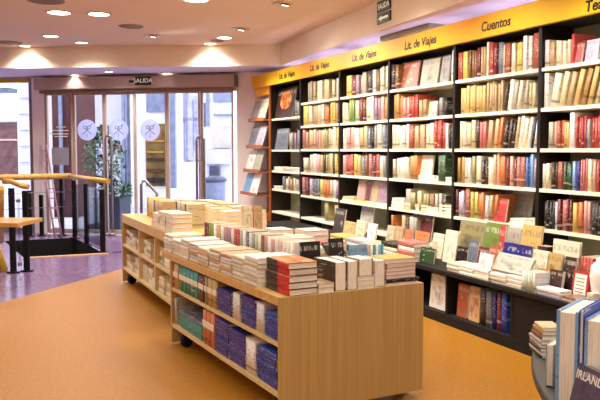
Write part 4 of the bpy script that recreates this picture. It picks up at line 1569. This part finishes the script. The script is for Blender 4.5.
# further back on the right half
for k, (a, b, n_, hh, cks) in enumerate(((.52, .62, 5, .15, ['white', 'cream', 'white', 'lilac', 'lilac']), (.74, .55, 4, .1, ['cream', 'white', 'sand', 'black']), (.53, .86, 6, .2, ['white', 'white', 'cream']), (.75, .80, 5, .17, ['white', 'cream', 'white', 'white', 'rose']),
                                         (.53, 1.1, 5, .17, ['cream', 'white']), (.75, 1.05, 6, .2, ['white', 'white', 'white', 'rose']), (.53, 1.36, 4, .13, ['yellow', 'cream', 'cream']), (.75, 1.32, 4, .13, ['brick', 'cream', 'rose']),
                                         (.53, 1.64, 4, .14, ['yellow', 'cream', 'sand', 'yellow']), (.75, 1.6, 5, .16, ['white', 'white', 'white']))):
    flat_pile(T, a, a + .17, b, TH + .0006, n_, .22, hh / n_, cks, '%s stack on the far side of the front table' % ORD[k], 'stacks on the far side of the front table', spine='back', soft=True, twist=2) if k != 99 else None
tstand(.655, 1.70, .075, .205, .05, 'tan', 'tall tan book with orange foot standing on a far pile of the front table', lean=2, z=TH + .15)
tstand(.572, 1.70, .075, .21, .05, 'cream', 'tall cream book beside the tall tan one on the front table', lean=2, z=TH + .15)
bk = standing(T, .70, .56, TH + .102, .13, .12, .02, colour('black'), 'dark tilted book lying against the pile on the table middle', 'display_book', 'books standing on the front table', 0, 55)

# ------------------------------------------------------------------ back book table
BW, BL, BHT = .95, 2.32, .78
book_table(B, 'oak book table behind, nearest the entrance doors', BW, BL, BHT, .09, .445, .186, [1.45, .75])
BS = Frame(*B.w(0, 0)[:2], 24.4 - 90)
G4 = 'books in the back table shelves'
k = 0
for zz, nm in ((.445, 'upper'), (.186, 'lower')):
    y = BL - .06
    j = 0
    while y > .25:
        w = random.uniform(.15, .2)
        if min(abs(y - w / 2 - d) for d in (1.45, .75)) < w / 2 + .03:
            y -= .04
            continue
        n_ = random.choice([3, 4, 4])
        cks = random.choice([['cream', 'sand', 'cream'], ['sand', 'olive', 'cream'], ['cream', 'white', 'tan'], ['white', 'cream', 'brick']])
        flat_pile(BS, -y, -(y - w), .02 + random.uniform(0, .03), zz + .0006, n_, .2, .038, cks, '%s pile along the %s shelf of the back table' % (ORD[j], nm), G4, soft=True)
        y -= w + .02
        j += 1

# top of the back table
rowb = ['gold', 'ochre', 'yellow', 'ochre', 'sand', 'ochre', 'umber', 'ochre', 'sand', 'gold', 'ochre', 'tan']
y = 1.98
for i, ck in enumerate(rowb):
    th = random.uniform(.05, .06)
    upright('paperback', '%s paperback, %s from far end of the back table upright row' % (PAL[ck][1], ORD[i]), 'book', 'upright row on the back table', BS, -y, .21, BHT, th * .96, .16, .2 + random.uniform(-.01, .01), colour(ck))
    y -= th
for i, ck in enumerate(['umber', 'tan', 'sand', 'olive', 'sand', 'tan', 'umber', 'sand']):
    upright('paperback', '%s paperback, %s in the second upright row of the back table' % (PAL[ck][1], ORD[i]), 'book', 'second upright row on the back table', BS, -.95 + .055 * i, .26, BHT, .052, .17, .22, colour(ck))
G5 = 'piles on the back table top'
for k, (a, y0, n_, cks) in enumerate(((.03, .70, 3, ['sand', 'tan', 'cream']), (.03, .44, 4, ['cream', 'brick', 'sand']), (.03, .18, 4, ['cream', 'tan', 'sand']), (.55, 1.9, 4, ['sand', 'yellow', 'gold']), (.55, 1.62, 4, ['gold', 'sand', 'umber']),
                                      (.76, 1.75, 4, ['sand', 'yellow', 'umber']), (.55, 1.32, 4, ['yellow', 'umber', 'gold', 'sand']), (.76, 1.4, 4, ['umber', 'gold', 'tan', 'yellow']), (.55, 1.0, 4, ['umber', 'brown', 'gold', 'sand', 'yellow']),
                                      (.76, 1.05, 4, ['brown', 'umber', 'sand', 'yellow']), (.55, .62, 4, ['yellow', 'cream', 'yellow']), (.76, .66, 4, ['umber', 'brown', 'yellow', 'sand']), (.55, .28, 4, ['cream', 'yellow', 'cream']), (.76, .25, 4, ['yellow', 'cream', 'sand']))):
    flat_pile(B, a, a + .18, y0, BHT + .0006, n_, .24, .042, cks, '%s pile on the back table top' % ORD[k], G5, spine='back', soft=True, twist=3)

# ------------------------------------------------------------------ low dark display
LH = .465
LU0, LU1 = upx(300) - .3, BE[6] + .2
nU0 = L.hit(447, 300)[0]
nU1 = L.hit(508, 300)[0]
t = thing('display_plinth', 'long low dark wood display bench in front of the bookcases', 'display bench', L, 0, 0, 0)
bx('bench_top', 'wenge', (LU0, LU1, -.02, .54, LH - .035, LH), t, .004)
bx('base', 'wenge', (LU0, LU1, .0, .53, 0, .09), t, .004)
bx('back_board', 'wenge', (LU0, LU1, .36, .38, .09, LH - .035), t, 0)
bx('front_board', 'wenge', (nU1 + .02, LU1, .004, .03, .09, LH - .035), t, .002)
bx('front_board', 'wenge', (LU0, nU0 - 1.0, .004, .03, .09, LH - .035), t, .002)
for u in (nU0 - .02, nU0 - .9, nU1 + .06):
    bx('upright_panel', 'wenge', (u - .012, u + .012, .004, .36, .09, LH - .035), t, .002)
# books in the niche
NB = [(454.5, 464.5, 'brick', .28), (466, 477, 'peach', .285), (478.5, 484, 'umber', .29), (484.5, 490, 'slate', .29), (491, 494.5, 'navy', .29), (495.5, 499.5, 'maroon', .3), (500, 505.5, 'cobalt', .3)]
for i, (a, b, ck, hh) in enumerate(NB):
    ua, ub = L.hit(a, 300, .03)[0], L.hit(b, 300, .03)[0]
    if ub - ua > .1:
        standing(L, (ua + ub) / 2, .05, .09, ub - ua, hh, .03, colour(ck), '%s face-out book, %s in the open niche of the dark bench' % (PAL[ck][1], ORD[i]), 'display_book', 'books in the bench niche', lean=4)
    else:
        upright('hardcover', '%s hardcover, %s in the open niche of the dark bench' % (PAL[ck][1], ORD[i]), 'book', 'books in the bench niche', L, ua, .04, .09, ub - ua, .2, hh, colour(ck))
ua, ub = L.hit(427, 290, .03)[0], L.hit(444, 290, .03)[0]
standing(L, (ua + ub) / 2, .05, .09, ub - ua, .3, .03, colour('white'), 'white face-out book with black print at the bench end by the table', 'display_book', 'books in the bench niche', lean=5)


def lp(px, py, z=LH):
    return L.loc(gp(px, py, z))


def lstand(px0, px1, pyt, pyb, ck, label, face=0.0, lean=9, t_=.02, z=LH, art=True, name='display_book', vmin=.0, vmax=.5):
    """stands on the bench where its lower edge shows"""
    u, v = lp((px0 + px1) / 2, pyb, z)
    v = min(max(v, vmin), vmax)
    u0, zb = L.hit(px0, pyb, v)
    u1, _ = L.hit(px1, pyb, v)
    _, zt = L.hit((px0 + px1) / 2, pyt, v)
    w = (u1 - u0)
    return standing(L, (u0 + u1) / 2, v, z, w, max(.06, (zt - z) / cos(radians(lean))), t_, colour(ck), label, name, 'books standing on the dark bench', face, lean, art)


# back row
lstand(455, 480, 222, 249, 'olive', 'large olive-green face-out book at the back of the bench under Cuentos', vmin=.36, vmax=.40)
lstand(480.5, 501.5, 224, 250, 'green', 'large green face-out book right of the olive one on the bench', vmin=.36, vmax=.40)
lstand(496, 501.5, 226, 247, 'red', 'narrow red book standing in front of the large green one', vmin=.32, vmax=.325, lean=6)
lstand(502, 515, 229, 250, 'stone', 'pale grey face-out book right of the narrow red one', vmin=.36, vmax=.40)
lstand(516, 536, 226, 252, 'ochre', 'ochre face-out book at the back of the bench, right of the grey one', vmin=.395, vmax=.40)
lstand(430, 441, 234, 258, 'cream', 'cream face-out book at the back of the bench, left of the tall pale one', vmin=.30, vmax=.33)
lstand(441.5, 454, 231, 261, 'cream', 'tall pale cream face-out book left of the patterned black one', vmin=.24, vmax=.27)
lstand(550, 577, 241, 264, 'cream', 'wide cream face-out book on the bench right of the black spines', vmin=.27, vmax=.275, lean=4)
for k in range(4):
    u, _ = L.hit(579.5 + 3.4 * k, 255, .30)
    upright('hardcover', 'red hardcover with white spine title, %s of four on the bench' % ORD[k], 'book', 'red hardcovers on the bench', L, u, .30, LH, .034, .18, .27, colour('red'))
for k, (x, ck) in enumerate(((517, 'umber'), (521, 'black'), (525, 'umber'), (529, 'black'), (533, 'umber'), (537, 'maroon'), (540.5, 'umber'), (544, 'black'))):
    u, _ = L.hit(x, 250, .285)
    upright('hardcover', '%s hardcover, %s in the dark group on the bench' % (PAL[ck][1], ORD[k]), 'book', 'dark spines on the bench', L, u, .285, LH, .031, .085, .26 if k < 5 else .3, colour(ck))
# middle row
lstand(454.5, 465.5, 247.5, 263, 'black', 'black and white patterned small book on the bench', vmin=.19, vmax=.21)
lstand(466, 475, 241, 261, 'slate', 'small slate-blue face-out book on the bench', vmin=.19, vmax=.21)
lstand(475.5, 486, 248, 262, 'maroon', 'small maroon face-out book on the bench', vmin=.19, vmax=.21)
lstand(487, 497.5, 247, 262, 'brick', 'small brick-red face-out book beside the maroon one', vmin=.19, vmax=.21)
lstand(499, 527.5, 245, 268, 'navy', 'wide navy-topped face-out book with sandy picture', vmin=.19, vmax=.22)
lstand(528.5, 544, 251, 272, 'cream', 'cream face-out book right of the navy-topped one', vmin=.19, vmax=.22)
lstand(544.5, 557.5, 254, 275, 'ochre', 'cream and orange face-out book in the middle of the bench', vmin=.19, vmax=.22)
lstand(560.5, 572, 258, 276, 'umber', 'small dark brown face-out book left of the red-framed card', vmin=.19, vmax=.2)
# red-framed card
u0, v0 = lp(579, 285)
v0 = .14
ua, _ = L.hit(571, 280, v0)
ub, _ = L.hit(587.5, 280, v0)
t = thing('framed_card', 'white card with a thick red border standing on the bench', 'card', L, (ua + ub) / 2, v0, LH)
t.rotation_euler = (radians(-7), 0, L.a)
w = (ub - ua) / 2
bx('red_border', plain('red_card_border', '#b23a33', .5), (-w, w, 0, .01, .002, .2), t, .001)
bx('white_sheet', 'print_white', (-w + .022, w - .022, -.003, .0, .025, .178), t, 0)
for k in range(5):
    bx('printed_line', plain('grey_line_%d' % k, '#a08a86', .6), (-w + .035, w - .04, -.005, -.003, .05 + .024 * k, .056 + .024 * k), t, 0)
lstand(588, 595, 264, 284, 'pink', 'narrow pink book right of the red-framed card', vmin=.15, vmax=.16)
# front row: piles along the front edge
G6 = 'books lying flat along the bench edge'
def lpile(px0, px1, n_, th, cks, where, v=.0, d=.2):
    ua, ub = L.hit(px0, 283, v)[0], L.hit(px1, 283, v)[0]
    return flat_pile(L, ua, ub, v, LH + .0006, n_, d, th, cks, where, G6, soft=True, twist=1)


lpile(446.5, 459, 3, .026, ['cream', 'white', 'cream'], 'first pile on the bench edge, by the oak table', .01, .17)
lpile(459.5, 473, 3, .026, ['white', 'cream', 'white'], 'second pile on the bench edge', .01, .17)
lpile(473.5, 488, 3, .026, ['cream', 'white', 'cream'], 'third pile on the bench edge', .01, .14)
zt = lpile(490.5, 506, 3, .03, ['white', 'cream', 'white'], 'fourth pile on the bench edge', .0, .14)
lpile(506.5, 521, 3, .03, ['cream', 'white', 'white'], 'fifth pile on the bench edge', .0, .14)
u, v = L.hit(481, 270, .0)[0], .012
ua, ub = L.hit(475, 280, .0)[0], L.hit(488, 280, .0)[0]
standing(L, (ua + ub) / 2, .02, LH + .08, ub - ua, .13, .015, colour('white'), 'white card-like book with a black spot on the bench edge piles', 'display_book', 'books standing on the dark bench', lean=12)
ua, ub = L.hit(490, 275, .03)[0], L.hit(526, 275, .03)[0]
standing(L, (ua + ub) / 2, .03, LH + .095, ub - ua, .15, .02, colour('stone'), 'wide silver-grey book with orange corner leaning on the bench piles', 'display_book', 'books standing on the dark bench', lean=35)
for k in range(5):
    ua, ub = L.hit(522 + 2.6 * k, 285, .0)[0], L.hit(524.4 + 2.6 * k, 285, .0)[0]
    upright('paperback', 'white thin paperback with green top, %s of five at the bench edge' % ORD[k], 'book', 'thin white paperbacks at the bench edge', L, ua, .0, LH, (ub - ua), .14, .15, colour('mint' if k % 2 else 'white'))
lstand(537, 545.5, 270, 284, 'orange', 'orange-brown face-out book right of the thin white paperbacks', vmin=.125, vmax=.13, t_=.03)
lstand(546.5, 560, 271, 285, 'umber', 'black face-out book with white figures right of the orange one', vmin=.12, vmax=.125, t_=.03)
lpile(536.5, 560, 2, .03, ['lilac', 'white'], 'wide low pile below the orange face-out book', .0, .11)
lpile(563, 585, 2, .018, ['stone', 'brown'], 'thin grey pile at the bench edge near the round table', .0, .16)
lpile(586.5, 592.5, 3, .03, ['cream', 'white', 'cream'], 'pile at the bench edge behind the blue albums', .0, .12)
# left part seen over the oak table
lstand(332, 342, 209, 236, 'umber', 'dark narrow book standing at the far left of the bench', vmin=.3, vmax=.33)
lstand(343, 353, 222, 237, 'ochre', 'ochre small book on the far left of the bench', vmin=.25, vmax=.3)
lstand(354, 363, 221, 237, 'cream', 'cream small book on the bench beside the ochre one', vmin=.25, vmax=.3)
lstand(366, 374, 224, 240, 'white', 'white small book on the bench, third from its far left', vmin=.25, vmax=.3)
lstand(384.5, 392, 226, 243, 'sand', 'sand-coloured small book on the bench behind the table end', vmin=.28, vmax=.3)
lstand(392.5, 400, 227, 243, 'tan', 'tan small book on the bench behind the table end', vmin=.28, vmax=.3)
lstand(402, 409.5, 230, 246, 'orange', 'small dark orange glowing-cover book on the bench', vmin=.22, vmax=.24)
lstand(412, 425, 232, 250, 'orange', 'bright orange face-out book on the bench left of the green one', vmin=.2, vmax=.22)
lstand(415, 433, 248, 262, 'forest', 'dark green wide face-out book at the bench edge behind the oak table', vmin=.05, vmax=.08)
for k, (a, b, cks) in enumerate(((330, 345, ['cream', 'yellow']), (346, 362, ['white', 'lilac']), (363, 380, ['cream', 'sand']), (381, 397, ['white', 'cream', 'black']), (398, 414, ['white', 'rose', 'white', 'rose']))):
    ua, ub = L.hit(a, 250, .02)[0], L.hit(b, 250, .02)[0]
    flat_pile(L, ua, ub, .02, LH + .0006, len(cks), .18, .04, cks, '%s bench pile seen over the oak table' % ORD[k], 'bench piles behind the oak table', soft=True)

# white rounded vase at the right edge
u, v = L.hit(601, 262, .1)[0], .13
t = thing('white_jar', 'white rounded ceramic jar on the bench at the right edge', 'jar', L, u, v, LH)
bm = bmesh.new()
lathe(bm, [(0, .0), (.05, .0), (.065, .02), (.08, .12), (.09, .2), (.08, .27), (.05, .3), (.05, .32), (.042, .32), (.042, .3), (0, .29)], 24)
finish(bm, 'jar_body', plain('white_glaze', '#f3efe8', .2, var=.01), t)

# ------------------------------------------------------------------ round table with blue albums
RZT = .75
RC = Vector((1.53, 2.29, 0))
RR = .75
t = thing('oval_table', 'dark rounded display table at the lower right corner', 'table', None, RC.x, RC.y, 0, radians(-14))
bm = bmesh.new()
lathe(bm, [(0, RZT - .04), (RR - .01, RZT - .04), (RR, RZT - .03), (RR, RZT - .01), (RR - .01, RZT), (0, RZT)], 72)
finish(bm, 'table_top', plain('charcoal_laminate', '#3a3836', .4), t).scale = (1, 1.3 / .75, 1)
bm = bmesh.new()
lathe(bm, [(0, .0), (RR - .08, .0), (RR - .08, RZT - .04), (0, RZT - .04)], 64)
finish(bm, 'drum_base', plain('charcoal_drum', '#4a4743', .5), t).scale = (1, 1.3 / .75, 1)
K = Frame(0, 0, -38)      # albums: y runs away from the viewer to the right


def at_round(px, py, z=RZT):
    return gp(px, py, z)


p = gp(554.5, 406, RZT)
ka, kb = K.loc(p)
G7 = 'blue albums on the round table'
xa = ka
SPEC = [(.062, 'sky', 'pale blue album with thick page block, leftmost on the round table'), (.012, 'cobalt', 'thin dark blue album between the two thick ones'), (.058, 'sky', 'second thick pale blue album on the round table'),
        (.014, 'cobalt', 'second thin dark blue album, right of the thick ones'), (.06, 'blue', 'blue album at the right frame edge on the round table')]
hts = [.285, .295, .27, .28, .28]
for (tk, ck, lab), hh in zip(SPEC, hts):
    edge_book(K, xa, kb, tk, .23, hh, ck, lab, RZT, 'photo_album', G7, col=colour(ck))
    xa += tk + .003
# album titled IRLANDA, its cover to the left
pI = gp(572, 421, RZT)
KI = Frame(.764, 2.05, -75)
r = standing(KI, .12, .0, RZT, .24, .14, .022, lin('#5a5268'), 'violet picture album titled IRLANDA in front of the blue albums', 'photo_album', None, 0, 14, True)
text('title', 'IRLANDA', .033, 'print_white', r, (0, 0, 0), (0, 0, 0), 'LEFT', extrude=.0, bold=.0008)
ti = bpy.data.objects[[c.name for c in r.children if c.name.startswith('title')][0]]
ti.matrix_parent_inverse = (r.matrix_world @ Matrix()).inverted()
a = KI.a
ti.matrix_basis = (Matrix.Translation(KI.w(.12, .0, RZT + .001)) @ Matrix.Rotation(a, 4, 'Z') @ Matrix.Rotation(radians(-14), 4, 'X') @ Matrix.Rotation(pi / 2, 4, 'X')
                   @ Matrix.Translation((-.114, .115, .0015)))
# small pile and grey album at the left rim
pq = gp(534.5, 359, RZT)
Q = Frame(pq.x + .022, pq.y, 0)
zt = flat_pile(Q, .0, .08, .0, RZT + .0006, 5, .13, .0125, ['black', 'white', 'umber', 'white', 'stone'], 'small pile on the rim of the round table', 'small pile on the round table', spine='left', soft=False)
zt = flat_pile(Q, .004, .076, .008, zt, 2, .11, .015, ['brown', 'gold'], 'crown of the small pile on the round table', 'small pile on the round table', spine='left', soft=True)
flat_pile(Q, .012, .078, .012, zt, 1, .1, .014, ['sand'], 'top of the small round-table pile', 'small pile on the round table', spine='left', soft=True)
pg = gp(545, 386, RZT)
KG = Frame(pg.x, pg.y, -38)
edge_book(KG, 0, 0, .026, .11, .135, 'stone', 'grey small album standing between the rim pile and the blue albums', RZT, 'photo_album')

# ------------------------------------------------------------------ ceiling fittings
def downlight(px, py, label, r=.085, z=CEIL, lit=True, tilt=0):
    p = gp(px, py, z)
    if z == CEIL:
        g_ = (p - bs0).dot(Vector((-bdir.y, bdir.x, 0)))
        if g_ > -.16:
            p = p - Vector((-bdir.y, bdir.x, 0)) * (g_ + .16)
    t = thing('downlight', label, 'ceiling light', None, p.x, p.y, z, 0, 'recessed ceiling lights')
    bm = bmesh.new()
    lathe(bm, [(r, 0), (r * 1.22, -.002), (r * 1.25, -.008), (r * 1.2, -.012), (r * 1.0, -.008), (r * .97, 0)], 28)
    finish(bm, 'trim_ring', 'ring', t)
    bm = bmesh.new()
    lathe(bm, [(0, -.004), (r * .98, -.004), (r * .98, -.001), (0, -.001)], 28)
    finish(bm, 'lens', 'lens' if lit else 'darkmetal', t)
    return p


def adjustable(px, py, label, z=CEIL):
    p = gp(px, py, z)
    t = thing('spotlight', label, 'ceiling light', None, p.x, p.y, z, 0, 'adjustable ceiling spots')
    bm = bmesh.new()
    lathe(bm, [(.05, 0), (.12, 0), (.125, -.008), (.115, -.012), (.06, -.006)], 24)
    finish(bm, 'trim_ring', 'ring', t)
    bm = bmesh.new()
    lathe(bm, [(0, -.02), (.05, -.02), (.055, -.014), (.05, .0), (0, .0)], 20)
    g = finish(bm, 'lamp_head', 'steel', t)
    g.rotation_euler = (.2, .15, 0)
    g.location = (.02, 0, 0)
    bm = bmesh.new()
    lathe(bm, [(0, -.024), (.036, -.024), (.036, -.0205), (0, -.0205)], 20)
    finish(bm, 'lens', 'lens', g)
    return p


def lamp(p, e, col=(1, .955, .88), size=2.4, r=.08, blend=.7, target=None):
    ld = bpy.data.lights.new('lamp', 'SPOT')
    ld.energy = e
    ld.color = col
    ld.spot_size = size
    ld.spot_blend = blend
    ld.shadow_soft_size = r
    o = bpy.data.objects.new('lamp', ld)
    COL.objects.link(o)
    o.location = p
    d = Vector((0, 0, -1)) if target is None else (Vector(target) - Vector(p)).normalized()
    o.rotation_euler = d.to_track_quat('-Z', 'Y').to_euler()
    return o


DL = [(59, 12.5, 'large lit downlight, topmost left over the entrance aisle', .13), (99, 14, 'lit downlight with a cross pattern, right of the topmost left one', .12), (51, 36, 'lit downlight midway down the left ceiling', .10),
      (81.5, 42.5, 'small lit downlight just before the entrance soffit, third from left', .085), (36, 49.2, 'small lit downlight beside the soffit above the left window', .08),
      (224.5, 37.5, 'lit downlight right of centre, the higher of the close pair', .10), (212, 45, 'lit downlight above the bright patch on the entrance soffit', .09), (196, -.5, 'large lit downlight cut by the top frame edge', .13)]
for px, py, lab, r_ in DL:
    p = downlight(px, py, lab, r_)
    lamp(p - Vector((0, 0, .03)), LAMP_A)
for px, py, lab in ((75, 75, 'tiny downlight in the soffit above the first door leaves'), (109, 71.3, 'bright downlight in the soffit above the third door leaf'), (166, 73.3, 'tiny downlight in the soffit right of the exit sign')):
    p = downlight(px, py, lab, .07, SOFF)
    lamp(p - Vector((0, 0, .03)), LAMP_A * .9, col=(1, .95, .95))
for px, py, lab in ((152, 35.5, 'small adjustable spot near the dark ceiling disc'), (240, 28.5, 'adjustable spot right of the close pair of downlights'), (283.5, 3.5, 'adjustable spot nearest the directional sign')):
    p = adjustable(px, py, lab)
    lamp(p - Vector((0, 0, .07)), LAMP_A * .6, size=1.4, target=W.w(2.0, 0, 1.5))
for px, py, lab, r_ in ((131, 26, 'flat dark speaker disc in the ceiling', .16), (9, 42.5, 'flat dark disc in the ceiling at the left edge', .2), (46, .3, 'dark ceiling disc at the top frame edge', .2), (217, 40.6, 'small dark disc between the close pair of lit downlights', .1)):
    p = gp(px, py, CEIL)
    t = thing('ceiling_speaker', lab, 'speaker', None, p.x, p.y, CEIL)
    bm = bmesh.new()
    lathe(bm, [(0, -.008), (r_ * .9, -.008), (r_ * .9, 0), (0, 0)], 28)
    finish(bm, 'grille', plain('taupe_grille', '#8d7468', .7), t)
    bm = bmesh.new()
    lathe(bm, [(r_ * .9, 0), (r_ * .9, -.012), (r_, -.010), (r_, 0)], 28)
    finish(bm, 'rim', plain('taupe_rim', '#a0877a', .6), t)

# directional exit sign on the side soffit: two plates
SF = Frame(ss0.x, ss0.y, degrees(atan2(sdir.y, sdir.x)))
for py0, py1, body, lab in ((1.5, 13.2, 'SALIDA', 'small dark sign reading SALIDA high on the side soffit, above the arrow plate'), (13.9, 24.5, None, 'small dark plate with a white left arrow on the side soffit')):
    u0, z1 = SF.hit(377.3, py0 + 1.2, -.01)
    u1, _ = SF.hit(390.6, py0, -.01)
    _, z0 = SF.hit(377.3, py1 + .5, -.01)
    t = thing('exit_sign', lab, 'sign', SF, (u0 + u1) / 2, -.014, (z0 + z1) / 2)
    w, h = (u1 - u0) / 2, (z1 - z0) / 2
    bx('plate', 'signplate', (-w, w, 0, .012, -h, h), t)
    if body:
        text('lettering', body, min(.11, w * .52), 'signtext', t, (0, -.002, 0), (pi / 2, 0, 0))
    else:
        bm = bmesh.new()
        pts = [(-w * .75, 0), (-w * .3, h * .6), (-w * .3, h * .25), (w * .7, h * .25), (w * .7, -h * .25), (-w * .3, -h * .25), (-w * .3, -h * .6)]
        vs = [bm.verts.new((x, 0, z)) for x, z in pts]
        bm.faces.new(vs)
        ar = finish(bm, 'arrow', 'signtext', t)
        ar.location = (0, -.003, 0)

# unseen ceiling lamps added for even fill over the shop (behind and above the viewer)
for x, y in ((-4.5, 1.0), (-2.0, .6), (.4, .6), (2.4, -.2), (-4.5, 3.8), (-2.2, 3.6), (.2, 3.4), (2.0, 2.0), (-4.6, 6.4), (-2.6, 6.6), (-.6, 5.9), (1.2, 4.6), (-.4, 7.1), (.4, 6.8)):
    t = thing('downlight', 'unseen added ceiling light %s' % ('above the front floor, over the viewer' if y < 3 else 'over the tables, out of the frame'), 'ceiling light', None, x, y, CEIL, 0, 'unseen added ceiling lights overhead')
    bm = bmesh.new()
    lathe(bm, [(0, -.004), (.15, -.004), (.18, -.01), (.18, 0), (0, 0)], 24)
    finish(bm, 'lens', 'lens', t)
    lamp((x, y, CEIL - .03), LAMP_B, size=2.7, r=.15)
# unseen spots added to brighten the bookcase fronts
for u in (-.3, .9, 2.1, 3.3, 4.5, 5.7):
    lamp(W.w(u, -1.3, CEIL - .05), LAMP_W, size=1.5, r=.08, target=W.w(u + .1, 0, 1.35))
# spots grazing the soffit faces
for px, py in ((36, 49.2), (212, 45)):
    p = gp(px, py, CEIL)
    f = bs0 + bdir * (p - bs0).dot(bdir)
    nb = Vector((bdir.y, -bdir.x, 0))
    q = f + nb * .13
    lamp(Vector((q.x, q.y, CEIL - .05)), LAMP_G, size=1.5, r=.02, blend=.3, target=(f.x, f.y, CEIL - .38))

wd = bpy.data.worlds.new('world')
SC.world = wd
wd.use_nodes = True
bg = wd.node_tree.nodes['Background']
bg.inputs[0].default_value = (.86, .9, 1.0, 1)
bg.inputs[1].default_value = SKY

dups = [k for k, v in LABELS.items() if len(v) > 1]
print('LABEL DUPS', len(dups), dups[:12])
long_ = [k for k in LABELS if len(k.replace('-', '').split()) > 16 or len(k.split()) < 4]
print('LABEL LEN', len(long_), long_[:8])
from collections import Counter
print(Counter(o.name.split('.')[0] for o in COL.objects if o.parent is None).most_common(12))
